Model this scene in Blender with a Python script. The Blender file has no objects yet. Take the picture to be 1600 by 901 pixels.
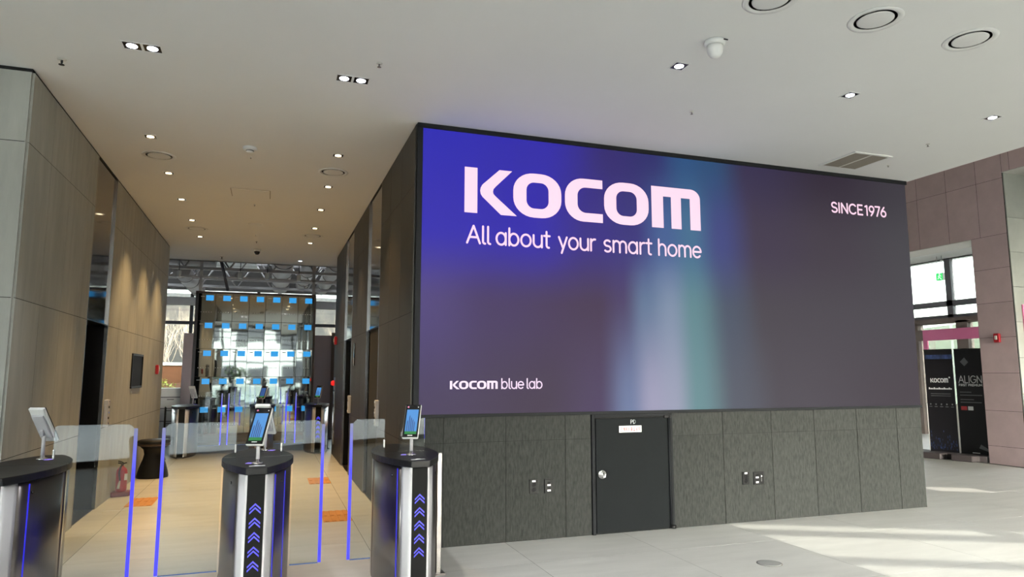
import bpy, bmesh, math, random
from mathutils import Vector, Matrix
PI = math.pi
random.seed(7)
scn = bpy.context.scene
C = scn.collection

# ------------------------------------------------------------------ camera
cam_d = bpy.data.cameras.new('camera')
cam_d.lens = 36.0 * 1078.3 / 1600.0
cam_d.sensor_width = 36.0
cam_d.clip_end = 400
cam = bpy.data.objects.new('camera', cam_d)
C.objects.link(cam)
cam.location = (0, 0, 1.55)
cam.rotation_euler = (PI / 2 + 0.1236, 0, -0.337)
scn.camera = cam

# ------------------------------------------------------------------ world, sun, exposure
SUN_EL = math.radians(16.7)
w = bpy.data.worlds.new('sky'); scn.world = w
w.use_nodes = True
nt = w.node_tree; nt.nodes.clear()
out = nt.nodes.new('ShaderNodeOutputWorld'); bg = nt.nodes.new('ShaderNodeBackground')
sky = nt.nodes.new('ShaderNodeTexSky')
sky.sky_type = 'NISHITA'; sky.sun_disc = False
sky.sun_elevation = SUN_EL; sky.sun_rotation = PI      # sun stands behind the camera (towards -Y)
sky.air_density = 1.0; sky.dust_density = 2.5; sky.ozone_density = 1.0
hs = nt.nodes.new('ShaderNodeHueSaturation'); hs.inputs['Saturation'].default_value = 0.35
nt.links.new(sky.outputs[0], hs.inputs['Color'])
nt.links.new(hs.outputs[0], bg.inputs['Color'])
bg.inputs['Strength'].default_value = 4.3
nt.links.new(bg.outputs[0], out.inputs['Surface'])

sl = bpy.data.lights.new('sun', 'SUN'); sl.energy = 10.0; sl.angle = math.radians(0.2)
sl.color = (1.0, 0.93, 0.82)
so = bpy.data.objects.new('sun', sl); C.objects.link(so)
so.rotation_euler = (PI / 2 - SUN_EL, 0, 0)             # light travels +Y and down
so.location = (0, -30, 20)

vs = scn.view_settings
vs.view_transform = 'Standard'; vs.look = 'None'; vs.gamma = 1.0; vs.exposure = 0.1
vs.use_curve_mapping = False
scn.cycles.max_bounces = 10
scn.cycles.transparent_max_bounces = 24
scn.cycles.sample_clamp_indirect = 6.0
scn.cycles.caustics_reflective = False
scn.cycles.caustics_refractive = False

# ------------------------------------------------------------------ key dimensions
H = 3.93                      # lobby ceiling
XL, XC = -1.846, 1.247        # corridor walls
YS, YL = 6.31, 6.14           # screen wall plane, left block front
XE, XR = 7.39, 12.04          # end of the screen wall, far right wall
YEL, YER = 14.12, 14.30       # far ends of corridor walls
FANG = math.atan2(-0.461, 0.887)

# ------------------------------------------------------------------ materials
def srgb(r, g, b):
    f = lambda c: (c / 255 / 12.92) if c / 255 <= 0.04045 else ((c / 255 + 0.055) / 1.055) ** 2.4
    return (f(r), f(g), f(b), 1.0)

def lin(c):
    return tuple(c) + (1.0,) if len(c) == 3 else c

def mat(name, col, rough=0.6, metal=0.0, var=0.0, scale=(4, 4, 4), bump=0.0, bscale=60, tilevar=0.0,
        spec=0.5, coat=0.0, detail=6):
    m = bpy.data.materials.new(name); m.use_nodes = True
    t = m.node_tree; b = t.nodes['Principled BSDF']
    col = lin(col)
    b.inputs['Roughness'].default_value = rough
    b.inputs['Metallic'].default_value = metal
    b.inputs['Specular IOR Level'].default_value = spec
    b.inputs['Coat Weight'].default_value = coat
    tc = t.nodes.new('ShaderNodeTexCoord')
    last = None
    if var or tilevar:
        rgb = t.nodes.new('ShaderNodeRGB'); rgb.outputs[0].default_value = col
        last = rgb.outputs[0]
        oi = t.nodes.new('ShaderNodeObjectInfo')
        if var:
            geo = t.nodes.new('ShaderNodeNewGeometry')
            mp = t.nodes.new('ShaderNodeMapping'); mp.inputs['Scale'].default_value = scale
            t.links.new(geo.outputs['Position'], mp.inputs['Vector'])
            n = t.nodes.new('ShaderNodeTexNoise'); n.inputs['Scale'].default_value = 1.0
            n.inputs['Detail'].default_value = detail; n.inputs['Roughness'].default_value = 0.62
            t.links.new(mp.outputs[0], n.inputs['Vector'])
            mr = t.nodes.new('ShaderNodeMapRange')
            mr.inputs['From Min'].default_value = 0.25; mr.inputs['From Max'].default_value = 0.75
            mr.inputs['To Min'].default_value = 1 - var; mr.inputs['To Max'].default_value = 1 + var
            t.links.new(n.outputs['Fac'], mr.inputs['Value'])
            mx = t.nodes.new('ShaderNodeVectorMath'); mx.operation = 'SCALE'
            t.links.new(last, mx.inputs[0]); t.links.new(mr.outputs[0], mx.inputs['Scale'])
            last = mx.outputs[0]
        if tilevar:
            mr2 = t.nodes.new('ShaderNodeMapRange')
            mr2.inputs['To Min'].default_value = 1 - tilevar; mr2.inputs['To Max'].default_value = 1 + tilevar
            t.links.new(oi.outputs['Random'], mr2.inputs['Value'])
            mx2 = t.nodes.new('ShaderNodeVectorMath'); mx2.operation = 'SCALE'
            t.links.new(last, mx2.inputs[0]); t.links.new(mr2.outputs[0], mx2.inputs['Scale'])
            last = mx2.outputs[0]
        t.links.new(last, b.inputs['Base Color'])
    else:
        b.inputs['Base Color'].default_value = col
    if bump:
        n2 = t.nodes.new('ShaderNodeTexNoise'); n2.inputs['Scale'].default_value = bscale
        n2.inputs['Detail'].default_value = 4
        t.links.new(tc.outputs['Object'], n2.inputs['Vector'])
        bp = t.nodes.new('ShaderNodeBump'); bp.inputs['Strength'].default_value = bump
        bp.inputs['Distance'].default_value = 0.01
        t.links.new(n2.outputs['Fac'], bp.inputs['Height'])
        t.links.new(bp.outputs[0], b.inputs['Normal'])
    return m

def emit(name, col, strength=1.0, base=None):
    m = bpy.data.materials.new(name); m.use_nodes = True
    b = m.node_tree.nodes['Principled BSDF']
    b.inputs['Base Color'].default_value = base or (0.01, 0.01, 0.01, 1)
    b.inputs['Roughness'].default_value = 0.5
    b.inputs['Emission Color'].default_value = lin(col)
    b.inputs['Emission Strength'].default_value = strength
    return m

def glass(name, tint=(0.93, 0.96, 0.95), ior=1.5, rough=0.0, gl=1.0):
    m = bpy.data.materials.new(name); m.use_nodes = True
    t = m.node_tree; t.nodes.clear()
    o = t.nodes.new('ShaderNodeOutputMaterial'); mx = t.nodes.new('ShaderNodeMixShader')
    tr = t.nodes.new('ShaderNodeBsdfTransparent'); gs = t.nodes.new('ShaderNodeBsdfGlossy')
    fr = t.nodes.new('ShaderNodeFresnel'); fr.inputs['IOR'].default_value = ior
    tr.inputs['Color'].default_value = tint + (1,)
    gs.inputs['Roughness'].default_value = rough; gs.inputs['Color'].default_value = (gl, gl, gl, 1)
    t.links.new(fr.outputs[0], mx.inputs[0]); t.links.new(tr.outputs[0], mx.inputs[1])
    t.links.new(gs.outputs[0], mx.inputs[2]); t.links.new(mx.outputs[0], o.inputs['Surface'])
    return m

M = {}
M['ceiling'] = mat('ceiling_paint', (0.82, 0.82, 0.80), 0.85, var=0.02, scale=(.8, .8, .8))
M['white'] = mat('white_enamel', (0.78, 0.78, 0.76), 0.45)
M['offwhite'] = mat('off_white', (0.62, 0.60, 0.55), 0.55)
M['floor'] = mat('floor_stone', (0.54, 0.53, 0.50), 0.42, var=0.10, scale=(1.3, 6, 1), bump=0.02, bscale=30, tilevar=0.03)
M['grout'] = mat('grout', (0.11, 0.105, 0.095), 0.9, var=0.1)
M['tile_l'] = mat('concrete_tile', (0.39, 0.388, 0.345), 0.6, var=0.16, scale=(7, 7, 1.2), bump=0.06, bscale=45, tilevar=0.05)
M['tile_d'] = mat('dark_fibre_tile', (0.036, 0.0375, 0.036), 0.75, spec=0.08, var=0.34, scale=(60, 60, 15), bump=0.08, bscale=70, tilevar=0.05, detail=3)
M['tile_c'] = mat('dark_corridor_tile', (0.036, 0.032, 0.026), 0.5, spec=0.3, var=0.14, scale=(20, 20, 1.2), tilevar=0.05)
M['tile_r'] = mat('pink_light_tinted_tile', (0.54, 0.405, 0.41), 0.6, var=0.10, scale=(3, 3, 3), bump=0.03, tilevar=0.05)  # pink light on the far right wall put into the tile colour
M['tile_g'] = mat('pale_stone_tile', (0.36, 0.37, 0.33), 0.6, var=0.10, scale=(3, 3, 3), tilevar=0.04)  # same pier stone, without the painted pink light
M['core'] = mat('joint_dark', (0.006, 0.006, 0.0058), 0.9, var=0.1)
M['plaster'] = mat('plaster', (0.72, 0.72, 0.70), 0.9, var=0.03)
M['black'] = mat('black_plastic', (0.006, 0.006, 0.0065), 0.45, spec=0.25)
M['blackgloss'] = mat('black_gloss', (0.006, 0.006, 0.007), 0.12)
M['mattblack'] = mat('matt_black', (0.004, 0.004, 0.004), 0.6, spec=0.15)
M['covergrey'] = mat('grey_cover', (0.30, 0.30, 0.285), 0.55)
M['captop'] = mat('black_stone_cap', (0.010, 0.010, 0.011), 0.4, spec=0.25, var=0.2, scale=(30, 30, 30))
M['steel'] = mat('brushed_steel', (0.52, 0.50, 0.48), 0.24, 1.0, var=0.05, scale=(60, 60, 2))
M['steel_d'] = mat('dark_steel', (0.22, 0.20, 0.195), 0.30, 1.0, var=0.05, scale=(60, 60, 2))
M['chrome'] = mat('chrome', (0.75, 0.75, 0.75), 0.08, 1.0)
M['silver'] = mat('silver_paint', (0.55, 0.54, 0.56), 0.5)
M['doorgrey'] = mat('door_grey', (0.0095, 0.011, 0.0122), 0.6, var=0.05, spec=0.06)
M['framegrey'] = mat('frame_grey', (0.014, 0.015, 0.017), 0.6, spec=0.1)
M['mirror'] = mat('transom_mirror', (0.10, 0.085, 0.075), 0.06, 1.0)
M['eldoor'] = mat('lift_door_black', (0.006, 0.006, 0.006), 0.3, 0.4)
M['red'] = mat('red_enamel', (0.42, 0.012, 0.02), 0.3)
M['maroon'] = mat('maroon_plastic', (0.17, 0.006, 0.018), 0.45)
M['orange'] = mat('tactile_orange', (0.58, 0.27, 0.085), 0.55, var=0.1)
M['brown'] = mat('brown_leather', (0.055, 0.032, 0.022), 0.4)
M['glass'] = glass('clear_glass')
M['glass_tint'] = glass('tinted_glass', (0.60, 0.63, 0.61))
M['glass_in'] = glass('flap_glass', (0.90, 0.93, 0.92), 1.5)
M['partition'] = mat('grey_partition', (0.40, 0.345, 0.39), 0.6)
M['mullion'] = mat('dark_mullion', (0.045, 0.045, 0.05), 0.45, 0.3)
M['mullion_g'] = mat('grey_mullion', (0.13, 0.125, 0.14), 0.45, 0.3)
M['duct'] = mat('duct_grey', (0.50, 0.47, 0.46), 0.5, 0.2, var=0.1)
M['deck'] = mat('ceiling_deck', (0.34, 0.32, 0.31), 0.9, var=0.1)
M['grille'] = mat('grille_slat', (0.30, 0.27, 0.22), 0.6)
M['pink'] = mat('pink_film', (0.80, 0.20, 0.40), 0.5)
M['taupe'] = mat('taupe_panel', (0.15, 0.115, 0.10), 0.5)
M['banner'] = mat('banner_black', (0.008, 0.007, 0.010), 0.5)
M['print'] = mat('white_print', (0.75, 0.75, 0.75), 0.6)
M['print_g'] = mat('grey_print', (0.16, 0.16, 0.17), 0.6)
M['print_r'] = mat('red_print', (0.55, 0.05, 0.06), 0.6)
M['print_b'] = mat('blue_print', (0.03, 0.05, 0.14), 0.6, var=0.9, scale=(14, 14, 8))
M['rubber'] = mat('rubber_base', (0.045, 0.035, 0.037), 0.7)
M['bark'] = mat('pale_bark', (0.62, 0.48, 0.36), 0.9, var=0.2, scale=(9, 9, 9))
M['leaf'] = mat('leaf_green', (0.10, 0.22, 0.03), 0.55, var=0.35, scale=(6, 6, 6))
M['hedge'] = mat('hedge_yellow_green', (0.42, 0.44, 0.07), 0.7, var=0.35, scale=(9, 9, 9))
M['rust'] = mat('rust_wall', (0.20, 0.075, 0.03), 0.8, var=0.15, scale=(2, 2, 8))
M['undergrowth'] = mat('wooded_slope', (0.014, 0.012, 0.009), 0.95, var=0.5, scale=(1.5, 1.5, 1.5))
M['green_slope'] = mat('green_bank', (0.07, 0.085, 0.045), 0.95, var=0.5, scale=(1.2, 1.2, 1.2))
M['ground'] = mat('outdoor_paving', (0.36, 0.35, 0.33), 0.9, var=0.1)
M['building'] = mat('pale_shading_building', (0.50, 0.50, 0.47), 0.8, var=0.05)
M['soil'] = mat('soil', (0.03, 0.02, 0.015), 0.95, var=0.3)
M['e_blue'] = emit('blue_led', (0.035, 0.03, 1.0), 2.2)
M['e_chev'] = emit('blue_chevron_led', (0.075, 0.07, 1.0), 1.3)
M['e_reflection'] = emit('blue_reflection_glow', (0.02, 0.018, 0.85), 0.8)  # stands in for blue flap edges mirrored in the steel
M['e_cyan'] = emit('blue_pad_screen', srgb(58, 164, 236)[:3], 0.9)
M['e_scr'] = emit('terminal_sky', srgb(70, 150, 225)[:3], 0.85)
M['e_scr_d'] = emit('terminal_towers', srgb(40, 85, 150)[:3], 0.85)
M['e_scr_g'] = emit('terminal_green', srgb(12, 130, 50)[:3], 0.85)
M['e_purple'] = emit('reader_glow', (0.30, 0.22, 0.85), 0.9)
M['e_warm'] = emit('warm_lens', (1.0, 0.80, 0.50), 6.0)
M['e_cool'] = emit('cool_lens', (0.90, 0.92, 1.0), 6.0)
M['e_exit'] = emit('exit_green', (0.05, 0.75, 0.16), 1.1)
M['e_exitw'] = emit('exit_white', (0.8, 1.0, 0.85), 1.2)
M['e_text'] = emit('led_lettering', srgb(255, 212, 232)[:3], 1.0)
M['e_text2'] = emit('led_lettering_white', srgb(246, 222, 246)[:3], 0.92)
M['e_red'] = emit('red_lamp', (0.9, 0.02, 0.02), 0.8, base=(0.4, 0.01, 0.01, 1))

# light guide along the edge of the glass flaps: bright blue, fading to pale near the top
def edge_mat():
    m = bpy.data.materials.new('lit_glass_edge'); m.use_nodes = True
    t = m.node_tree; b = t.nodes['Principled BSDF']
    b.inputs['Base Color'].default_value = (0.04, 0.04, 0.05, 1); b.inputs['Roughness'].default_value = 0.35; b.inputs['Specular IOR Level'].default_value = 0.1
    g = t.nodes.new('ShaderNodeNewGeometry'); sx = t.nodes.new('ShaderNodeSeparateXYZ')
    t.links.new(g.outputs['Position'], sx.inputs[0])
    r = t.nodes.new('ShaderNodeValToRGB')
    r.color_ramp.elements[0].position = 0.16; r.color_ramp.elements[0].color = (0.03, 0.028, 1.0, 1)
    r.color_ramp.elements[1].position = 0.97; r.color_ramp.elements[1].color = (0.16, 0.17, 0.30, 1)
    e = r.color_ramp.elements.new(0.68); e.color = (0.045, 0.04, 0.92, 1)
    mr = t.nodes.new('ShaderNodeMapRange'); mr.inputs['From Max'].default_value = 1.2
    t.links.new(sx.outputs['Z'], mr.inputs['Value']); t.links.new(mr.outputs[0], r.inputs[0])
    t.links.new(r.outputs[0], b.inputs['Emission Color']); b.inputs['Emission Strength'].default_value = 1.25
    return m
M['edge'] = edge_mat()

# mirrored wall-pad panels: tinted, slightly wavy
def mirror_panel_mat():
    m = bpy.data.materials.new('tinted_mirror_panel'); m.use_nodes = True
    t = m.node_tree; b = t.nodes['Principled BSDF']
    b.inputs['Base Color'].default_value = (0.44, 0.45, 0.41, 1)
    b.inputs['Metallic'].default_value = 1.0; b.inputs['Roughness'].default_value = 0.03
    g = t.nodes.new('ShaderNodeNewGeometry')
    n = t.nodes.new('ShaderNodeTexNoise'); n.inputs['Scale'].default_value = 1.6; n.inputs['Detail'].default_value = 1
    t.links.new(g.outputs['Position'], n.inputs['Vector'])
    bp = t.nodes.new('ShaderNodeBump'); bp.inputs['Strength'].default_value = 0.07; bp.inputs['Distance'].default_value = 0.02
    t.links.new(n.outputs['Fac'], bp.inputs['Height']); t.links.new(bp.outputs[0], b.inputs['Normal'])
    return m
M['padmirror'] = mirror_panel_mat()

# the picture on the big LED wall (emits light): three colour ramps across, blended from top to bottom
def led_mat(wd, ht):
    m = bpy.data.materials.new('led_picture'); m.use_nodes = True
    t = m.node_tree; b = t.nodes['Principled BSDF']
    b.inputs['Base Color'].default_value = (0.006, 0.006, 0.007, 1); b.inputs['Roughness'].default_value = 0.6; b.inputs['Specular IOR Level'].default_value = 0.08
    tc = t.nodes.new('ShaderNodeTexCoord'); sp = t.nodes.new('ShaderNodeSeparateXYZ')
    t.links.new(tc.outputs['Object'], sp.inputs[0])
    mu = t.nodes.new('ShaderNodeMapRange'); mu.inputs['From Max'].default_value = wd
    mv = t.nodes.new('ShaderNodeMapRange'); mv.inputs['From Max'].default_value = ht
    t.links.new(sp.outputs['X'], mu.inputs['Value']); t.links.new(sp.outputs['Z'], mv.inputs['Value'])
    def ramp(stops):
        r = t.nodes.new('ShaderNodeValToRGB'); cr = r.color_ramp; cr.interpolation = 'B_SPLINE' if False else 'EASE'
        cr.elements[0].position = stops[0][0]; cr.elements[0].color = srgb(*stops[0][1])
        cr.elements[1].position = stops[-1][0]; cr.elements[1].color = srgb(*stops[-1][1])
        for p, c in stops[1:-1]:
            e = cr.elements.new(p); e.color = srgb(*c)
        t.links.new(mu.outputs[0], r.inputs[0]); return r
    top = ramp([(0, (50, 46, 186)), (.20, (52, 44, 176)), (.33, (54, 44, 116)), (.41, (48, 48, 112)), (.475, (46, 84, 132)),
                (.53, (46, 80, 122)), (.61, (56, 48, 80)), (.80, (50, 40, 56)), (1, (62, 58, 66))])
    up = ramp([(0, (56, 48, 184)), (.18, (52, 42, 178)), (.29, (58, 46, 138)), (.37, (58, 52, 128)), (.43, (70, 98, 152)),
               (.485, (70, 112, 148)), (.545, (64, 72, 132)), (.63, (66, 56, 78)), (.80, (66, 58, 70)), (1, (70, 68, 74))])
    mid = ramp([(0, (86, 72, 132)), (.12, (74, 58, 104)), (.30, (72, 54, 84)), (.345, (76, 62, 104)), (.39, (100, 122, 154)),
                (.44, (128, 146, 172)), (.485, (98, 138, 146)), (.56, (74, 84, 104)), (.64, (72, 66, 76)), (1, (70, 66, 74))])
    bot = ramp([(0, (78, 66, 98)), (.2, (72, 58, 80)), (.30, (78, 62, 98)), (.355, (114, 128, 166)), (.40, (164, 162, 190)),
                (.44, (160, 164, 188)), (.49, (108, 146, 152)), (.57, (86, 90, 104)), (.67, (76, 70, 80)), (1, (66, 56, 66))])
    def mixr(lo, hi, a, c):
        mr = t.nodes.new('ShaderNodeMapRange'); mr.interpolation_type = 'SMOOTHSTEP'
        mr.inputs['From Min'].default_value = lo; mr.inputs['From Max'].default_value = hi
        t.links.new(mv.outputs[0], mr.inputs['Value'])
        mx = t.nodes.new('ShaderNodeMix'); mx.data_type = 'RGBA'
        t.links.new(mr.outputs[0], mx.inputs['Factor'])
        t.links.new(a, mx.inputs['A']); t.links.new(c, mx.inputs['B']); return mx.outputs['Result']
    a = mixr(0.0, 0.45, bot.outputs[0], mid.outputs[0])
    a = mixr(0.38, 0.66, a, up.outputs[0])
    a = mixr(0.70, 1.0, a, top.outputs[0])
    t.links.new(a, b.inputs['Emission Color']); b.inputs['Emission Strength'].default_value = 0.86
    return m

# ------------------------------------------------------------------ mesh helpers
class MB:
    def __init__(s): s.v = []; s.f = []; s.sm = []
    def quad(s, a, b, c, d):
        n = len(s.v); s.v += [a, b, c, d]; s.f.append((n, n + 1, n + 2, n + 3)); return s
    def poly(s, pts):
        n = len(s.v); s.v += list(pts); s.f.append(tuple(range(n, n + len(pts)))); return s
    def box(s, x0, x1, y0, y1, z0, z1):
        n = len(s.v)
        s.v += [(x0, y0, z0), (x1, y0, z0), (x1, y1, z0), (x0, y1, z0), (x0, y0, z1), (x1, y0, z1), (x1, y1, z1), (x0, y1, z1)]
        for q in ((0, 3, 2, 1), (4, 5, 6, 7), (0, 1, 5, 4), (1, 2, 6, 5), (2, 3, 7, 6), (3, 0, 4, 7)):
            s.f.append(tuple(n + i for i in q))
        return s
    def prism(s, pts, z0, z1, ax='z'):
        """polygon (counter-clockwise) swept along ax; pts are the other two coordinates in order"""
        def P(a, b, c):
            return (a, b, c) if ax == 'z' else ((a, c, b) if ax == 'y' else (c, a, b))
        n = len(s.v); k = len(pts)
        s.v += [P(a, b, z0) for a, b in pts] + [P(a, b, z1) for a, b in pts]
        s.f.append(tuple(n + i for i in reversed(range(k)))); s.f.append(tuple(n + k + i for i in range(k)))
        for i in range(k):
            j = (i + 1) % k
            s.f.append((n + i, n + j, n + k + j, n + k + i))
        return s
    def lathe(s, prof, c=(0, 0, 0), n=24, ax='z', sweep=1):
        """profile [(r, h)...] around ax through c"""
        b = len(s.v)
        for r, h in prof:
            for i in range(n):
                a = 2 * PI * i / n
                p = (r * math.cos(a), r * math.sin(a), h)
                if ax == 'y': p = (p[0], p[2], p[1])
                if ax == 'x': p = (p[2], p[0], p[1])
                s.v.append((c[0] + p[0], c[1] + p[1], c[2] + p[2]))
        for k in range(len(prof) - 1):
            for i in range(n):
                j = (i + 1) % n
                s.f.append((b + k * n + i, b + k * n + j, b + (k + 1) * n + j, b + (k + 1) * n + i)); s.sm.append(len(s.f) - 1)
        if prof[0][0] > 1e-6: s.f.append(tuple(b + i for i in reversed(range(n))))
        if prof[-1][0] > 1e-6: s.f.append(tuple(b + (len(prof) - 1) * n + i for i in range(n)))
        return s
    def cyl(s, c, r, h, n=16, ax='z'):
        return s.lathe([(r, 0), (r, h)], c, n, ax)
    def tube(s, pts, rad, n=8):
        pts = [Vector(p) for p in pts]
        if not isinstance(rad, (list, tuple)): rad = [rad] * len(pts)
        b = len(s.v)
        for k, p in enumerate(pts):
            d = (pts[min(k + 1, len(pts) - 1)] - pts[max(k - 1, 0)]).normalized()
            u = d.cross(Vector((0, 0, 1)))
            if u.length < 1e-3: u = d.cross(Vector((1, 0, 0)))
            u.normalize(); v = d.cross(u)
            for i in range(n):
                a = 2 * PI * i / n
                q = p + (u * math.cos(a) + v * math.sin(a)) * rad[k]
                s.v.append(tuple(q))
        for k in range(len(pts) - 1):
            for i in range(n):
                j = (i + 1) % n
                s.f.append((b + k * n + i, b + k * n + j, b + (k + 1) * n + j, b + (k + 1) * n + i)); s.sm.append(len(s.f) - 1)
        s.f.append(tuple(b + i for i in reversed(range(n)))); s.f.append(tuple(b + (len(pts) - 1) * n + i for i in range(n)))
        return s
    def mesh(s, name, m, bevel=0.0, fix=True):
        me = bpy.data.meshes.new(name); me.from_pydata(s.v, [], s.f)
        if s.sm:
            fl = [False] * len(s.f)
            for i in s.sm: fl[i] = True
            me.polygons.foreach_set('use_smooth', fl)
        if fix or bevel:
            bm = bmesh.new(); bm.from_mesh(me)
            if fix: bmesh.ops.recalc_face_normals(bm, faces=bm.faces)
            if bevel:
                bmesh.ops.bevel(bm, geom=list(bm.edges), offset=bevel, segments=1, affect='EDGES', clamp_overlap=True)
            bm.to_mesh(me); bm.free()
        me.materials.append(M[m] if isinstance(m, str) else m)
        return me
    def build(s, name, m, parent=None, bevel=0.0, fix=True, loc=None, rot=None):
        o = bpy.data.objects.new(name, s.mesh(name, m, bevel, fix)); C.objects.link(o)
        if parent: o.parent = parent
        if loc: o.location = loc
        if rot: o.rotation_euler = rot
        return o

def box(name, m, x0, x1, y0, y1, z0, z1, parent=None, bevel=0.0):
    return MB().box(x0, x1, y0, y1, z0, z1).build(name, m, parent, bevel)
def tag(o, label, cat, group=None, kind=None):
    if label: o['label'] = label
    if cat: o['category'] = cat
    if group: o['group'] = group
    if kind: o['kind'] = kind
    return o
def thing(name, label, cat, loc=(0, 0, 0), rz=0.0, group=None):
    o = bpy.data.objects.new(name, None); C.objects.link(o); o.empty_display_size = 0.1
    o.location = loc; o.rotation_euler = (0, 0, rz)
    return tag(o, label, cat, group)
def struct(name, label, loc=(0, 0, 0), rz=0.0, cat='wall'):
    o = bpy.data.objects.new(name, None); C.objects.link(o); o.empty_display_size = 0.1
    o.location = loc; o.rotation_euler = (0, 0, rz)
    return tag(o, label, cat, None, 'structure')
def sstruct(o, label, cat='wall'): return tag(o, label, cat, None, 'structure')
def copy_tree(o, parent=None):
    c = o.copy(); C.objects.link(c); c.parent = parent
    for ch in list(o.children): copy_tree(ch, c)
    return c
_tm = {}
def tile(parent, x, z, wd, ht, m, th=0.014, gap=0.007, name='tile', y=0.0):
    """one cladding tile in the wall's own frame (faces local -Y); equal sizes share a mesh"""
    key = (round(wd, 3), round(ht, 3), m, th)
    if key not in _tm:
        g = gap / 2
        _tm[key] = MB().box(g, wd - g, -th, 0.0, g * .75, ht - g * .75).mesh('tile', m)
    o = bpy.data.objects.new(name, _tm[key]); C.objects.link(o); o.parent = parent; o.location = (x, y, z)
    return o
def cuts(a, b, step, start=None):
    p = [a]; q = (start if start is not None else a + step)
    while q < b - 0.02:
        if q > a + 0.02: p.append(q)
        q += step
    return p + [b]

# stroke lettering -------------------------------------------------------------
def arc(cx, cy, rx, ry, a0, a1, n=14):
    return [(cx + rx * math.cos(math.radians(a0 + (a1 - a0) * i / n)), cy + ry * math.sin(math.radians(a0 + (a1 - a0) * i / n))) for i in range(n + 1)]
def glyph(ch):
    """(advance, strokes); cap height 1, x-height .7"""
    A = arc
    G = {
        'A': (.78, [[(.04, 0), (.39, 1), (.74, 0)], [(.17, .34), (.61, .34)]]),
        'l': (.25, [[(.10, 1), (.10, .12)] + A(.22, .12, .12, .12, 180, 270, 6)]),
        'a': (.72, [A(.33, .35, .28, .35, 0, 360, 24), [(.61, .70), (.61, 0)]]),
        'b': (.72, [[(.08, 1), (.08, 0)], A(.36, .35, .28, .35, 0, 360, 24)]),
        'o': (.74, [A(.36, .35, .30, .35, 0, 360, 24)]),
        'u': (.68, [[(.07, .7), (.07, .28)] + A(.33, .28, .26, .28, 180, 360, 12) + [(.59, .7)], [(.59, .3), (.59, 0)]]),
        't': (.46, [[(.18, .95), (.18, .13)] + A(.31, .13, .13, .13, 180, 280, 6), [(.02, .7), (.38, .7)]]),
        'y': (.62, [[(.04, .7), (.31, .04)], [(.57, .7), (.22, -.26)]]),
        'r': (.44, [[(.08, .7), (.08, 0)], A(.33, .42, .25, .28, 180, 80, 8)]),
        's': (.56, [A(.28, .525, .20, .175, 40, 270, 12)[0:] + A(.28, .175, .21, .175, 90, -140, 12)]),
        'm': (1.02, [[(.08, .7), (.08, 0)], A(.29, .45, .21, .25, 180, 0, 10) + [(.50, 0)], A(.71, .45, .21, .25, 180, 0, 10) + [(.92, 0)]]),
        'h': (.66, [[(.08, 1), (.08, 0)], A(.32, .42, .24, .28, 180, 0, 10) + [(.56, 0)]]),
        'e': (.70, [[(.05, .36), (.62, .36)] + A(.34, .35, .29, .35, 2, 315, 20)]),
        'n': (.66, [[(.08, .7), (.08, 0)], A(.32, .42, .24, .28, 180, 0, 10) + [(.56, 0)]]),
        'i': (.22, [[(.1, .7), (.1, 0)]]),
        'S': (.66, [A(.33, .745, .25, .255, 30, 270, 12) + A(.33, .245, .27, .245, 90, -150, 12)]),
        'I': (.24, [[(.11, 1), (.11, 0)]]),
        'N': (.78, [[(.09, 0), (.09, 1), (.67, 0), (.67, 1)]]),
        'C': (.82, [A(.43, .5, .38, .5, 45, 315, 20)]),
        'E': (.62, [[(.54, 1), (.09, 1), (.09, 0), (.56, 0)], [(.09, .52), (.50, .52)]]),
        '1': (.42, [[(.06, .90), (.26, 1), (.26, 0)]]),
        '9': (.66, [A(.32, .69, .26, .30, 0, 360, 20), [(.58, .66), (.50, .40), (.24, 0)]]),
        '7': (.58, [[(.04, 1), (.54, 1), (.20, 0)]]),
        '6': (.66, [A(.33, .31, .27, .30, 0, 360, 20), [(.06, .36), (.16, .62), (.42, 1)]]),
        'P': (.62, [[(.09, 0), (.09, 1), (.33, 1)] + A(.33, .73, .24, .27, 90, -90, 10) + [(.09, .46)]]),
        'D': (.74, [[(.09, 0), (.09, 1), (.28, 1)] + A(.28, .5, .38, .5, 90, -90, 14) + [(.09, 0)]]),
        'L': (.56, [[(.09, 1), (.09, 0), (.52, 0)]]),
        'G': (.86, [A(.44, .5, .39, .5, 45, 330, 20) + [(.80, .46), (.50, .46)]]),
        'F': (.58, [[(.09, 0), (.09, 1), (.54, 1)], [(.09, .53), (.48, .53)]]),
        'R': (.66, [[(.09, 0), (.09, 1), (.33, 1)] + A(.33, .74, .24, .26, 90, -90, 10) + [(.09, .48)], [(.33, .48), (.60, 0)]]),
        'T': (.60, [[(.02, 1), (.58, 1)], [(.30, 1), (.30, 0)]]),
        'M': (.92, [[(.09, 0), (.09, 1), (.46, .3), (.83, 1), (.83, 0)]]),
        'U': (.76, [[(.08, 1), (.08, .3)] + A(.37, .3, .29, .3, 180, 360, 12) + [(.66, 1)]]),
        ' ': (.40, []),
    }
    return G[ch]
def stroke_text(text, hgt, wgt, width=None, track=0.02, mb=None, ox=0.0, oz=0.0, y=0.0):
    """flat lettering in the local XZ plane; baseline at oz, fitted to width"""
    mb = mb or MB()
    adv = 0; items = []
    for ch in text:
        a, st = glyph(ch); items.append((adv, st)); adv += a + track
    sx = (width / (adv * hgt)) if width else 1.0
    for x0, st in items:
        for pl in st:
            pts = [(ox + (x0 + px) * hgt * sx, oz + pz * hgt) for px, pz in pl]
            ribbon(mb, pts, wgt, y)
    return mb
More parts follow.
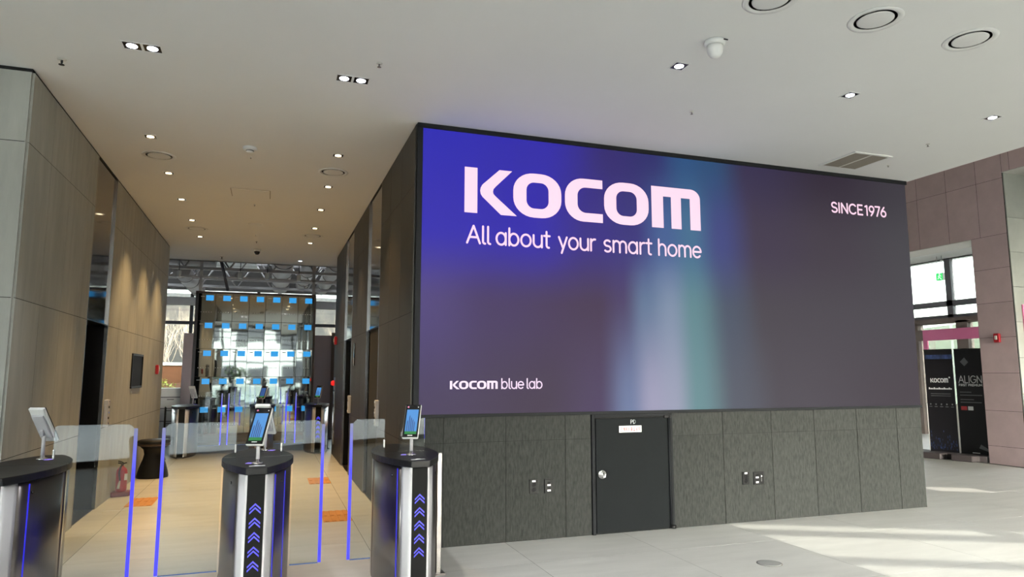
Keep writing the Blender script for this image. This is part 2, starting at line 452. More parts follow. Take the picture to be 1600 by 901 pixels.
def ribbon(mb, pts, wgt, y=0.0, caps=True):
    r = wgt / 2
    for i in range(len(pts) - 1):
        a, b = Vector(pts[i]), Vector(pts[i + 1]); d = b - a
        if d.length < 1e-6: continue
        nrm = Vector((-d.y, d.x)).normalized() * r
        q = [a - nrm, b - nrm, b + nrm, a + nrm]
        mb.poly([(p.x, y, p.y) for p in q])
    if caps:
        for i, p in enumerate(pts):
            k = 10 if i in (0, len(pts) - 1) else 8
            mb.poly([(p[0] + r * math.cos(2 * PI * j / k), y, p[1] + r * math.sin(2 * PI * j / k)) for j in range(k)])
def rrect(cx, cz, wd, ht, rx, rz, n=8):
    pts = []
    for sx, sz, a0 in ((1, 1, 0), (-1, 1, 90), (-1, -1, 180), (1, -1, 270)):
        for i in range(n + 1):
            a = math.radians(a0 + 90 * i / n)
            pts.append((cx + sx * (wd / 2 - rx) + rx * math.cos(a), cz + sz * (ht / 2 - rz) + rz * math.sin(a)))
    return pts
def ring(mb, o, i, y=0.0):
    k = len(o)
    for a in range(k):
        b = (a + 1) % k
        mb.poly([(o[a][0], y, o[a][1]), (o[b][0], y, o[b][1]), (i[b][0], y, i[b][1]), (i[a][0], y, i[a][1])])
def logo(mb, xs, z0, z1, y=0.0):
    """the KOCOM wordmark; xs = left/right of K bar, K arm, O, C, O, m"""
    h = z1 - z0
    (a0, a1), (k0, k1), (o0, o1), (c0, c1), (p0, p1), (m0, m1) = xs
    Z = lambda v: z1 - v * h
    mb.poly([(a0, y, z0), (a1, y, z0), (a1, y, z1), (a0, y, z1)])
    kw = k1 - k0; K = lambda u, v: (k0 + u * kw, y, Z(v))
    outer = [(.52, .0), (.06, .36), (.015, .43), (0, .50), (.015, .57), (.06, .63), (.56, 1.0)]
    inner = [(.87, .0), (.42, .38), (.36, .44), (.345, .50), (.36, .55), (.42, .60), (1.0, 1.0)]
    for i in range(len(outer) - 1):
        mb.poly([K(*outer[i]), K(*outer[i + 1]), K(*inner[i + 1]), K(*inner[i])])
    th, tv = 0.27, 0.205
    for q0, q1 in ((o0, o1), (p0, p1)):
        wd = q1 - q0; cx = (q0 + q1) / 2; cz = (z0 + z1) / 2
        ring(mb, rrect(cx, cz, wd, h, wd * .42, h * .42), rrect(cx, cz, wd * (1 - 2 * th), h * (1 - 2 * tv), wd * .16, h * .18), y)
    wd = c1 - c0; cz = (z0 + z1) / 2
    ro = [(c1, z1)] + [(c0 + wd * .48 + wd * .48 * math.cos(math.radians(a)), cz + h * .08 + h * .42 * math.sin(math.radians(a))) for a in range(90, 181, 10)] \
        + [(c0 + wd * .48 + wd * .48 * math.cos(math.radians(a)), cz - h * .08 + h * .42 * math.sin(math.radians(a))) for a in range(180, 271, 10)] + [(c1, z0)]
    ri = [(c1, z1 - tv * h)] + [(c0 + wd * .55 + wd * .22 * math.cos(math.radians(a)), cz + h * .10 + h * (.40 - tv) * math.sin(math.radians(a))) for a in range(90, 181, 10)] \
        + [(c0 + wd * .55 + wd * .22 * math.cos(math.radians(a)), cz - h * .10 + h * (.40 - tv) * math.sin(math.radians(a))) for a in range(180, 271, 10)] + [(c1, z0 + tv * h)]
    for i in range(len(ro) - 1):
        mb.poly([(ro[i][0], y, ro[i][1]), (ro[i + 1][0], y, ro[i + 1][1]), (ri[i + 1][0], y, ri[i + 1][1]), (ri[i][0], y, ri[i][1])])
    wd = m1 - m0; X = lambda u: m0 + u * wd
    for u0, u1 in ((0, .235), (.395, .60), (.785, 1.0)):
        mb.poly([(X(u0), y, z0), (X(u1), y, z0), (X(u1), y, Z(.235)), (X(u0), y, Z(.235))])
    sh = [(X(0), y, Z(.235)), (X(1), y, Z(.235))] + [(X(.80) + wd * .20 * math.cos(math.radians(a)), y, Z(.235) + h * .235 * math.sin(math.radians(a))) for a in range(10, 91, 10)] + [(X(0), y, z1)]
    mb.poly(sh)
    return mb

# ================================================================== SETTING
# ---- floor
fl = struct('floor', 'pale beige stone floor of large square tiles', cat='floor')
MB().box(-8.6, 18.5, -14.0, 26.0, -0.20, -0.0035).build('floor_slab', 'floor', fl)
S = 1.223
xs0 = -1.53 - 4 * S
_ft = {}
def floor_tile(x, y):
    o = bpy.data.objects.new('tile', _ft['m']); C.objects.link(o); o.parent = fl; o.location = (x, y, 0)
_ft['m'] = MB().box(.0022, S - .0022, .0022, S - .0022, -0.012, 0.0).mesh('floor_tile', 'floor')
MB().box(xs0 + 2 * S, 13.0, 5.55 - 2 * S, 5.55 + 15 * S, -0.0034, -0.0007).build('grout_bed', 'grout', fl)
for i in range(-1, 15):
    for j in range(-2, 15):
        x, y = xs0 + i * S, 5.55 + j * S
        cx, cy = x + S / 2, y + S / 2
        az = math.degrees(math.atan2(cx, cy))
        if az < -24 or az > 63: continue
        if cx > XC + .7 and cx < XE - .7 and cy > YS + .7: continue     # under the screen block
        if cx > XC + .7 and cy > 14.3: continue
        if cx < XL - .7 and YL + .6 < cy < 14: continue
        if cx > 11.9: continue
        floor_tile(x, y)

# ---- ceilings
ce = struct('ceiling', 'smooth white plaster ceiling over lobby and corridor', cat='ceiling')
fy = lambda x: -4.0 - 0.52 * x           # facade line
MB().prism([(-8.4, fy(-8.4)), (7.30, fy(7.30)), (7.30, 15.8), (-8.4, 15.8)], H, H + 0.25).build('plaster_slab', 'ceiling', ce)
MB().box(7.30, 7.42, fy(7.3), 15.8, H, 7.1).build('bulkhead', 'ceiling', ce)
sstruct(MB().prism([(7.30, fy(7.3)), (17.6, fy(17.6)), (17.6, 16.2), (7.30, 16.2)], 7.0, 7.2).build('ceiling', 'ceiling'),
        'high white ceiling above the side hall on the right', 'ceiling')
# shadow reveals where the ceiling meets the cladding
tr = struct('trim_1', 'thin dark shadow gap where walls meet the ceiling', cat='trim')
MB().box(XL - .02, XL + .004, YL - .004, YEL, H - .022, H - .001).build('reveal', 'core', tr)
MB().box(-8.3, XL + .004, YL - .018, YL, H - .022, H - .001).build('reveal', 'core', tr)
MB().box(XC - .004, XC + .02, YS, YER, H - .022, H - .001).build('reveal', 'core', tr)

# ---- left block: front face and corridor face
EL = (8.34, 9.37)                       # lift opening in the left wall
ZB = [0.0, 0.92, 2.125, 3.34, H - .004]
ZR = [.0, .92, 2.125, 3.34, H - .024]
wl = struct('wall_left', 'grey concrete-look tile wall facing the lobby at far left', (-8.4, YL, 0))
MB().box(0, 8.4 + XL - .014, 0.0, .3, 0, H).build('wall_core', 'core', wl)
c_ = [8.4 + XL - a for a in cuts(0, 6.5, 0.605)][::-1]
for a, b in zip(c_[:-1], c_[1:]):
    if b < 3.2: continue
    for z0, z1 in zip(ZR[:-1], ZR[1:]): tile(wl, a, z0, b - a, z1 - z0, 'tile_l')
MB().box(0, 3.0, -.012, 0, 0, H - .024).build('plain_cladding', 'tile_l', wl)
MB().box(3.0, 8.4 + XL - .014, -.012, 0, 0, H - .024).build('joint_filler', 'core', wl)
wc = struct('wall_left_corridor', 'long concrete-look tile wall on the left of the corridor', (XL, YL, 0), PI / 2)
L0 = YEL - YL
e0, e1 = EL[0] - YL, EL[1] - YL
MB().box(0.014, e0, .0, 3.0, 0, H).box(e1, L0, .0, 3.0, 0, H).box(e0, e1, .36, 3.0, 0, H).box(e0, e1, .05, .36, 2.13, H).build('wall_core', 'core', wc)
MB().box(.014, e0 - .002, -.012, 0, 0, H - .024).box(e1 + .002, L0, -.012, 0, 0, H - .024).build('joint_filler', 'core', wc)
NX = (11.02 - YL, 11.90 - YL); NZ = (1.35, 1.845)
for a0, a1, st in ((0.0, e0, .605), (e1, L0, .605)):
    cc = cuts(a0, a1, st)
    for a, b in zip(cc[:-1], cc[1:]):
        for z0, z1 in zip(ZR[:-1], ZR[1:]): tile(wc, a, z0, b - a, z1 - z0, 'tile_l')
MB().box(0, .014, -.002, .014, 0, H - .024).build('corner_trim', 'tile_l', wc)

# ---- right block: screen wall, corridor face, end face
wf = struct('wall_front', 'dark grey fibre-textured tile wall under the big LED screen', (XC, YS, 0))
W0 = XE - XC
MB().box(.014, W0 - .012, .0, 3.0, 0, H).build('wall_core', 'core', wf)
MB().box(.014, W0 - .014, -.008, .0, 0, 1.155).build('joint_filler', 'core', wf)
DX = (3.03 - XC, 3.955 - XC); DT = 1.155
vx = [0.0] + [v - XC for v in (1.54, 2.145, 2.755)] + [DX[0]]
vx2 = [DX[1]] + [v - XC for v in (4.575, 5.205, 5.79, 6.40, 7.005)] + [W0]
for row in (vx, vx2):
    for a, b in zip(row[:-1], row[1:]):
        tile(wf, a, 0, b - a, .92, 'tile_d'); tile(wf, a, .92, b - a, DT - .92, 'tile_d')
wr = struct('wall_right_corridor', 'dark brown panelled wall with two lifts on the right of the corridor', (XC, YER, 0), -PI / 2)
ER = [(8.36, 9.48), (11.27, 12.42)]
Lr = YER - YS
lr = [(YER - b, YER - a) for a, b in ER][::-1]    # local spans measured from the far end
core = MB()
edges = [0.0, lr[0][0], lr[0][1], lr[1][0], lr[1][1], Lr - .014]
for k in (0, 2, 4): core.box(edges[k], edges[k + 1], 0, 2.9, 0, H)
for k in (1, 3): core.box(edges[k], edges[k + 1], .36, 2.9, 0, H).box(edges[k], edges[k + 1], .05, .36, 2.13, H)
core.build('wall_core', 'core', wr)
fil = MB()
for k in (0, 2, 4): fil.box(edges[k] + .002, edges[k + 1] - .002, -.012, 0, 0, H - .024)
fil.build('joint_filler', 'core', wr)
for k in (0, 2, 4):
    a0, a1 = edges[k], (edges[k + 1] if k < 4 else Lr)
    n = max(1, round((a1 - a0) / .605))
    for q in range(n):
        for z0, z1 in zip(ZR[:-1], ZR[1:]): tile(wr, a0 + q * (a1 - a0) / n, z0, (a1 - a0) / n, z1 - z0, 'tile_c')
sstruct(box('wall_right_block', 'tile_d', XE - .012, XE, YS - .013, YER, 0, H), 'end face of the dark tiled block beside the side hall')

# ---- far right wall with two openings
wg = struct('wall_right', 'grey stone tile wall coloured as under pink light, with tall openings on the far right', (XR, 15.8, 0), -PI / 2)
yl = lambda y: 15.8 - y
J1, J2, JT, JT2 = 8.94, 8.285, 3.99, 5.08       # jambs and heads of the openings
OP_END = 11.6
core = MB()
core.box(yl(15.8), yl(OP_END), 0, .62, 0, 7).box(yl(OP_END), yl(J1), .0, .62, JT, 7).box(yl(J1), yl(J2) - .014, 0, .62, 0, 7)
core.box(yl(J2), yl(3.2), 0, .62, JT2, 7).box(yl(3.2), yl(-11), 0, .62, 0, 7)
core.build('wall_core', 'core', wg)
MB().box(yl(J1), yl(J2) - .002, -.012, 0, 0, 7).box(yl(OP_END), yl(J1), -.012, 0, JT + .002, 7).box(yl(J2) - .002, yl(5.09), -.012, 0, JT2 + .002, 7).build('joint_filler', 'core', wg)
zrow = [0, .31, .92, 1.57, 2.19, 2.80, 3.40, JT]
for z0, z1 in zip(zrow[:-1], zrow[1:]):
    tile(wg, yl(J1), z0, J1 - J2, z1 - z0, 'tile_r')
ycol = [12.37, 11.76, 11.16, 10.58, 9.99, 9.36, 8.765, 8.285]
for a, b in zip(ycol[:-1], ycol[1:]):
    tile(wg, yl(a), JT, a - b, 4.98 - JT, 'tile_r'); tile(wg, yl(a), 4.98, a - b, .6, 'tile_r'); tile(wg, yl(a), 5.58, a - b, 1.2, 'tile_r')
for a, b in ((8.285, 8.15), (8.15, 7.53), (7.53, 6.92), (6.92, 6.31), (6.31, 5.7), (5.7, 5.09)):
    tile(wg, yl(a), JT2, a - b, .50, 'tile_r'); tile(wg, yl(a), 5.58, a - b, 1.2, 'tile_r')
MB().box(yl(OP_END), yl(J1), -.014, .62, JT - .012, JT).build('soffit_panel', 'offwhite', wg)
MB().box(yl(J2), yl(3.2), -.014, .62, JT2 - .012, JT2).build('soffit_panel', 'offwhite', wg)
rv = struct('wall_right_reveal', 'pale grey tiled side of the pier catching daylight', (XR, J2 + .0, 0))
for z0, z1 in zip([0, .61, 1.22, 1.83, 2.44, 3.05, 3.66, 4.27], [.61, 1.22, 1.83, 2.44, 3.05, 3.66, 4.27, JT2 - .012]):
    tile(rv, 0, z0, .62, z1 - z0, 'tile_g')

# ---- outer walls that close the rooms
sstruct(box('wall_back_left', 'plaster', -8.6, -8.4, fy(-8.4), 26, -.2, 5.2), 'plain plaster wall at far left')
sstruct(box('wall_hall', 'plaster', 7.42, 12.0, 15.6, 15.8, 0, 7), 'plain plaster wall closing the side hall')

# ---- glass facade behind the camera (slanted); local x runs along the facade
fa = struct('wall_back', 'slanted glass facade with slim dark transoms behind the viewer', (0, -4, 0), FANG)
k = 1 / 0.887
LX = lambda x: x * k
fm = MB()
for z0, z1 in ((0, .10), (1.00, 1.06), (2.35, 2.41), (3.33, 3.375), (3.665, 3.715), (3.83, 3.93)):
    fm.box(LX(-8.4), LX(7.36), -.06, .06, z0, z1)
for x in (-8.3, -6.7, -5.1, -3.5, -1.9, -.3, 1.3, 2.9, 4.45, 7.36):
    fm.box(LX(x) - .04, LX(x) + .04, -.06, .06, 0, H)
fm.box(LX(6.72), LX(6.95), -.06, .06, 3.69, 3.85)
fm.build('mullion_frame', 'mullion', fa)
MB().box(LX(-8.4), LX(7.3), -.006, .006, 0, 3.85).build('glass_pane', 'glass', fa)
fr = struct('wall_back_hall', 'facade wall of the side hall with low glazing', (0, -4, 0), FANG)
px0, px1, pz0, pz1 = LX(8.52), LX(9.2), 4.62, 4.80
m_ = MB().box(LX(7.4), LX(17.5), -.1, .1, 3.9, pz0).box(LX(7.4), LX(17.5), -.1, .1, pz1, 7.1)
m_.box(LX(7.4), px0, -.1, .1, pz0, pz1).box(px1, LX(17.5), -.1, .1, pz0, pz1)
m_.build('wall_panel', 'plaster', fr)
m2 = MB()
for x in (7.5, 9.0, 10.5, 12.0, 13.5, 15.0, 16.5): m2.box(LX(x) - .04, LX(x) + .04, -.06, .06, 0, 3.9)
m2.box(LX(7.4), LX(17.5), -.06, .06, 1.0, 1.06)
m2.build('mullion_frame', 'mullion', fr)
MB().box(LX(7.4), LX(17.5), -.006, .006, 0, 3.9).build('glass_pane', 'glass', fr)

def portal(name, loc, rot, sx, sy):
    d = bpy.data.lights.new(name, 'AREA'); d.shape = 'RECTANGLE'; d.size = sx; d.size_y = sy
    d.cycles.is_portal = True
    o = bpy.data.objects.new(name, d); C.objects.link(o); o.location = loc; o.rotation_euler = rot
# sky portals guide the sampling of daylight through the real openings
R_ = lambda x: (x, fy(x))
mx_ = (-8.4 + 7.3) / 2
portal('portal_facade', (mx_, fy(mx_) - .2, 1.95), (PI / 2, 0, FANG), 15.7 * k, 3.9)
mx_ = (7.4 + 17.5) / 2
portal('portal_hall', (mx_, fy(mx_) - .2, 1.95), (PI / 2, 0, FANG), 10.1 * k, 3.9)

# ================================================================== LED SCREEN
SX0, SX1, SZ0, SZ1 = 1.30, 7.375, 1.185, 3.885
led = thing('led_video_wall', 'huge LED video wall glowing blue and purple with white lettering', 'screen', (SX0, YS, SZ0))
M['led'] = led_mat(SX1 - SX0, SZ1 - SZ0)
MB().box(0, SX1 - SX0, -.035, 0, 0, SZ1 - SZ0).build('display', 'led', led)
fr_ = MB()
fr_.box(XC - SX0 + .0, SX1 - SX0 + .015, -.05, 0, SZ1 - SZ0, H - SZ0 - .001).build('top_frame', 'framegrey', led)
MB().box(XC - SX0 + .001, 0, -.042, 0, 0, SZ1 - SZ0).build('side_frame', 'framegrey', led)
MB().box(XC - SX0 + .001, SX1 - SX0 + .015, -.042, 0, DT - SZ0, 0).build('bottom_frame', 'framegrey', led)
YT = -.0375
lx = [(1.713, 1.842), (1.87, 2.249), (2.211, 2.727), (2.767, 3.191), (3.208, 3.732), (3.768, 4.373)]
logo(MB(), [(a - SX0, b - SX0) for a, b in lx], 3.095 - SZ0, 3.545 - SZ0, YT).build('wordmark_lettering', 'e_text', led, fix=False)
for wd_, a, b in (('All', 1.735, 1.985), ('about', 2.03, 2.615), ('your', 2.69, 3.115), ('smart', 3.19, 3.775), ('home', 3.83, 4.38)):
    stroke_text(wd_, .168, .021, b - a, .03, None, a - SX0, 2.80 - SZ0, YT).build('tagline_lettering', 'e_text', led, fix=False)
for wd_, a, b in (('SINCE', 6.19, 6.68), ('1976', 6.70, 7.045)):
    stroke_text(wd_, .115, .021, b - a, .05, None, a - SX0, 3.452 - SZ0, YT).build('year_lettering', 'e_text', led, fix=False)
a0, a1 = 1.589 - SX0, 2.054 - SX0
sc = (a1 - a0) / (4.373 - 1.713)
logo(MB(), [(a0 + (a - 1.713) * sc, a0 + (b - 1.713) * sc) for a, b in lx], 1.413 - SZ0, 1.489 - SZ0, YT).build('small_wordmark', 'e_text2', led, fix=False)
for wd_, a, b in (('blue', 2.088, 2.325), ('lab', 2.343, 2.515)):
    stroke_text(wd_, .092, .0125, b - a, .03, None, a - SX0, 1.416 - SZ0, YT).build('small_lettering', 'e_text2', led, fix=False)

# ================================================================== PANEL DOOR
d1 = struct('door_1', 'low dark grey service door marked PD under the LED screen', (3.035, YS, 0), cat='door')
dw, dh = 3.955 - 3.035, DT
MB().box(0, .035, -.03, .0, 0, dh).box(dw - .03, dw, -.03, 0, 0, dh).box(.035, dw - .03, -.03, 0, dh - .03, dh).build('door_frame', 'framegrey', d1, .003)
leaf = MB().box(.045, dw - .052, -.024, 0, .012, dh - .042).build('door_leaf', 'doorgrey', d1, .003)
MB().lathe([(.048, -.006), (.048, -.012), (.040, -.020), (.036, -.024), (.036, -.02), (.030, -.018), (.030, -.024), (.0, -.026)], (.105, -.02, .573), 28, 'y').build('round_lock', 'chrome', leaf)
MB().cyl((dw - .048, -.034, .03), .010, dh - .06, 10).build('hinge_rod', 'framegrey', d1)
MB().lathe([(.0, 0), (.03, .004), (.034, .02), (.03, .036), (.0, .04)], (dw - .03, -.04, .005), 14).build('floor_pivot', 'black', d1)
MB().box(dw - .10, dw - .02, -.042, -.02, dh - .05, dh - .02).build('top_pivot', 'black', d1, .004)
stroke_text('PD', .036, .008, .064, .1, None, .434, 1.057, -.0255).build('door_lettering', 'print', leaf, fix=False)
sgn = MB().box(.303, .557, -.029, -.024, .971, 1.036).build('notice_plate', 'white', leaf, .001)
# red Korean notice (eight syllables) drawn as strokes
han = MB()
def hs_(cx, strokes):
    for s_ in strokes: ribbon(han, [(cx + px * .024, .984 + pz * .038) for px, pz in s_], .0046, -.0295, caps=False)
O_ = [(.30 + .2 * math.cos(t * PI / 4), .7 + .2 * math.sin(t * PI / 4)) for t in range(9)]
syl = [
    [[(.05, .95), (.5, .95), (.5, .65)], [(.25, .65), (.25, .5)], [(.05, .48), (.6, .48)], [(.8, 1), (.8, .3)], [(.8, .65), (1, .65)], [(.2, .3), (.2, 0), (.9, 0)]],
    [[(.05, .85), (.42, .85), (.15, .2)], [(.5, .6), (.68, .6)], [(.5, .4), (.68, .4)], [(.70, 1), (.70, .05)], [(.92, 1), (.92, 0)]],
    [[(.05, .85), (.55, .85), (.1, .2)], [(.3, .6), (.6, .2)], [(.75, 1), (.75, 0)], [(.75, .5), (1, .5)]],
    [O_, [(.3, .45), (.3, .25)], [(.05, .22), (.65, .22)], [(.85, 1), (.85, 0)]],
    [[(.35, 1), (.65, 1)], [(.15, .85), (.85, .85)], [(.5, .85), (.2, .6)], [(.5, .85), (.8, .6)], [(.05, .5), (.95, .5)], [(.2, .35), (.8, .35), (.8, .2), (.2, .2), (.2, 0), (.85, 0)]],
    [O_, [(.8, 1), (.8, .45)], [(.2, .4), (.2, 0), (.8, 0), (.8, .4)], [(.2, .2), (.8, .2)]],
    [[(.15, .95), (.8, .95), (.8, .65)], [(.05, .5), (.95, .5)], [(.2, .35), (.8, .35), (.8, 0), (.2, 0), (.2, .35)]],
    [[(.1, .85), (.6, .85), (.1, .2)], [(.35, .6), (.62, .2)], [(.85, 1), (.85, 0)]],
]
for i_, s_ in enumerate(syl): hs_(.316 + i_ * .0288, s_)
han.build('notice_lettering', 'print_r', sgn, fix=False)

# ---- outlets
def outlet(x0, x1, z0, z1, kind, label):
    t = thing('wall_outlet', label, 'outlet', (x0, YS - .014, z0), 0, 'black wall outlets under the screen')
    wd, ht = x1 - x0, z1 - z0
    MB().box(0, wd, -.012, 0, 0, ht).build('cover_plate', 'black', t, .003)
    def lab(cx, cz):
        MB().box(cx - .017, cx + .017, -.0135, -.012, cz - .008, cz + .008).build('white_tag', 'print', t)
    if kind == 'p':
        for cz in (.082, .037): MB().lathe([(.021, -.0125), (.021, -.014), (.018, -.014), (.016, -.006), (0, -.006)], (wd / 2, 0, cz), 20, 'y').build('socket', 'blackgloss', t)
        lab(wd / 2, ht - .014)
    else:
        w1 = .09
        for cz in (.074, .024):
            lab(w1 / 2, cz); MB().box(w1 / 2 - .014, w1 / 2 + .014, -.0135, -.012, cz + .012, cz + .03).build('jack', 'blackgloss', t)
        if wd > .1:
            MB().prism([(.096, .075), (.113, .085), (.096, .097)], -.0135, -.012, 'y').build('arrow_mark', 'print', t)
            MB().box(.098, .102, -.0135, -.012, .03, .07).build('mark_line', 'print_g', t)
outlet(2.377, 2.467, .427, .557, 'p', 'black power socket plate on wall left of the service door, nearer the turnstiles')
outlet(2.532, 2.622, .425, .555, 'd', 'black data outlet with two white tags just left of the service door')
outlet(4.795, 4.886, .389, .520, 'p', 'black power socket plate on wall right of the service door')
outlet(4.937, 5.073, .382, .513, 'd', 'wider black data outlet with white arrow mark right of the door')

# ================================================================== LIFTS
def lift(name, label, x, y0, y1, side, rz, org):
    """local frame: x along wall, -y out of the wall"""
    t = struct(name, label, org, rz, 'door')
    wd = y1 - y0
    for q in (0, 1):
        lf = MB().box(q * wd / 2 + .003, (q + 1) * wd / 2 - .003, .30, .34, .0, 2.128).build('door_leaf', 'eldoor', t)
    MB().box(0, .012, -.008, .34, 0, 2.14).box(wd - .012, wd, -.008, .34, 0, 2.14).box(.012, wd - .012, -.004, .34, 2.128, 2.14).build('jamb_lining', 'eldoor', t)
    MB().box(.0, .014, -.016, .02, 0, H - .02).build('steel_edge', 'steel', t)
    MB().box(wd - .014, wd, -.016, .02, 0, H - .02).build('steel_edge', 'steel', t)
    MB().box(.014, wd - .014, .005, .03, 2.142, H - .02).build('mirror_transom', 'mirror', t)
    MB().box(0.012, wd - .012, .0, .34, .001, .006).build('sill', 'steel_d', t)
lift('door_2', 'black lift doorway with mirrored panel above in the left corridor wall', XL, *EL, 1, PI / 2, (XL, EL[0], 0))
lift('door_3', 'nearer lift doorway with mirrored panel above in the right wall', XC, *ER[0], -1, -PI / 2, (XC, ER[0][1], 0))
lift('door_4', 'farther lift doorway with mirrored panel above in the right wall', XC, *ER[1], -1, -PI / 2, (XC, ER[1][1], 0))

def call_panel(loc, rz, ht, label):
    t = thing('lift_call_panel', label, 'button panel', loc, rz, 'lift call panels')
    MB().box(-.045, .045, -.045, 0, 0, ht).build('steel_plate', 'silver', t, .006)
    n = 5
    for i in range(n):
        MB().cyl((0, -.053, ht * (i + .6) / n), .014, .012, 12, 'y').build('button', 'black' if i % 2 else 'chrome', t)
call_panel((XL + .014, 9.50, .93), PI / 2, .32, 'slim steel call panel beside the left lift')
call_panel((XC - .014, 8.24, .95), -PI / 2, .30, 'slim steel call panel beside the nearer right lift')
call_panel((XC - .014, 11.15, .95), -PI / 2, .27, 'slim steel call panel beside the farther right lift')
t = thing('lift_indicator', 'small black floor indicator between the two right lifts', 'indicator', (XC - .014, 10.78, 1.68), -PI / 2)
MB().box(-.03, .03, -.015, 0, 0, .34).build('housing', 'blackgloss', t, .003)
MB().box(-.018, .018, -.017, -.015, .03, .12).build('badge', 'silver', t)

# niche with dark display in the left wall
t = thing('wall_display', 'black framed display panel set in the left corridor wall', 'display', (XL + .014, 11.02, 1.35), PI / 2)
MB().box(0, .87, -.02, .0, 0, .03).box(0, .87, -.02, 0, .465, .495).box(0, .03, -.02, 0, .03, .465).box(.84, .87, -.02, 0, .03, .465).build('frame', 'black', t, .003)
MB().box(.03, .84, -.006, 0, .03, .465).build('dark_screen', 'mattblack', t)
MB().box(.034, .075, -.012, -.006, .05, .16).build('steel_strip', 'silver', t)
MB().box(.034, .07, -.012, -.006, .34, .45).build('steel_strip', 'silver', t)

def alarm(loc, rz, label):
    t = thing('fire_alarm_strobe', label, 'fire alarm', loc, rz, 'red wall alarms')
    MB().box(-.055, .055, -.05, 0, 0, .16).build('housing', 'red', t, .012)
    MB().box(-.022, .022, -.062, -.05, .05, .12).build('lens', 'offwhite', t, .004)
alarm((XL + .014, 13.30, 1.55), PI / 2, 'small red alarm box near the end of the left corridor wall')
alarm((XC - .014, 13.85, 2.12), -PI / 2, 'small red alarm box high on the right corridor wall')
alarm((XR - .014, 8.60, 2.10), -PI / 2, 'red fire alarm strobe on the pink-lit tiled pier')

t = thing('hydrant_cabinet', 'narrow steel fire hydrant cabinet with red lamp at the corridor end', 'fire cabinet', (XC - .014, 13.95, .22), -PI / 2)
MB().box(-.12, .12, -.018, 0, 0, 1.0).build('door_panel', 'steel', t, .004)
MB().box(-.10, .10, -.022, -.018, .05, .60).build('inset_panel', 'chrome', t)
MB().box(-.12, .12, -.016, 0, 1.02, 1.27).build('upper_panel', 'steel_d', t)
MB().lathe([(.05, 0), (.05, -.03), (.035, -.055), (0, -.062)], (-.02, -.016, 1.16), 18, 'y').build('red_lamp', 'e_red', t)

# ================================================================== CEILING FITTINGS
def downlight(x, y, lens, cells, size, label, group, power, col, spot=80):
    t = thing('recessed_downlight', label, 'downlight', (x, y, H), 0, group)
    wd = size * cells
    f = MB(); b = .010
    x0, x1, y0, y1 = -wd / 2, wd / 2, -size / 2, size / 2
    f.box(x0, x1, y0, y0 + b, -.004, -.0005).box(x0, x1, y1 - b, y1, -.004, -.0005).box(x0, x0 + b, y0 + b, y1 - b, -.004, -.0005).box(x1 - b, x1, y0 + b, y1 - b, -.004, -.0005)
    for c in range(1, cells): f.box(x0 + c * size - b / 2, x0 + c * size + b / 2, y0 + b, y1 - b, -.004, -.0005)
    f.build('trim_frame', 'white', t)
    if lens == 'e_warm':
        MB().box(-.05, .05, -.004, .004, -.016, -.0142).build('cross_bar', 'grille', t)
    for c in range(cells):
        cx = x0 + (c + .5) * size; hs = size / 2 - b
        MB().box(cx - hs, cx + hs, -hs, hs, -.0022, -.0006).build('black_baffle', 'blackgloss', t)
        MB().lathe([(hs * .66, -.0024), (hs * .64, -.006), (hs * .4, -.012), (0, -.014)], (cx, 0, 0), 18).build('lens', lens, t)
    d = bpy.data.lights.new('downlight_lamp', 'SPOT'); d.energy = power; d.color = col
    d.spot_size = math.radians(spot); d.spot_blend = .8; d.shadow_soft_size = .04
    o = bpy.data.objects.new('downlight_lamp', d); C.objects.link(o); o.parent = t; o.location = (0, 0, -.03)
    return t
WARM = (1.0, .66, .30)
rk = ['nearest', 'second nearest', 'middle', 'fourth', 'farthest']
for i, y in enumerate((7.55, 8.90, 10.22, 11.58, 12.95)):
    downlight(-1.22, y, 'e_warm', 1, .125, 'square warm ceiling downlight, %s in the row along the left corridor wall' % rk[i], 'warm corridor downlights', 190, WARM, 44 if i < 2 else 82)
    downlight(.625, y, 'e_warm', 1, .125, 'square warm ceiling downlight, %s in the row along the right corridor wall' % rk[i], 'warm corridor downlights', 190, WARM)
downlight(.54, 15.10, 'e_cool', 1, .13, 'single bright downlight at the far edge of the corridor ceiling', 'far ceiling downlights', 20, (1, .95, .88))
downlight(-.97, 5.43, 'e_cool', 2, .135, 'twin square white downlight in the ceiling at upper left', 'twin lobby downlights', 110, (.92, .94, 1))
downlight(.55, 5.49, 'e_cool', 2, .135, 'twin square white downlight just before the corridor', 'twin lobby downlights', 110, (.92, .94, 1))
downlight(2.92, 4.40, 'e_cool', 1, .13, 'single square downlight beside the white dome camera', 'single lobby downlights', 60, (.92, .94, 1))
downlight(4.62, 4.40, 'e_cool', 1, .13, 'single square downlight, middle of three before the screen', 'single lobby downlights', 60, (.92, .94, 1))
downlight(6.29, 4.37, 'e_cool', 1, .13, 'single square downlight nearest the right edge', 'single lobby downlights', 60, (.92, .94, 1))

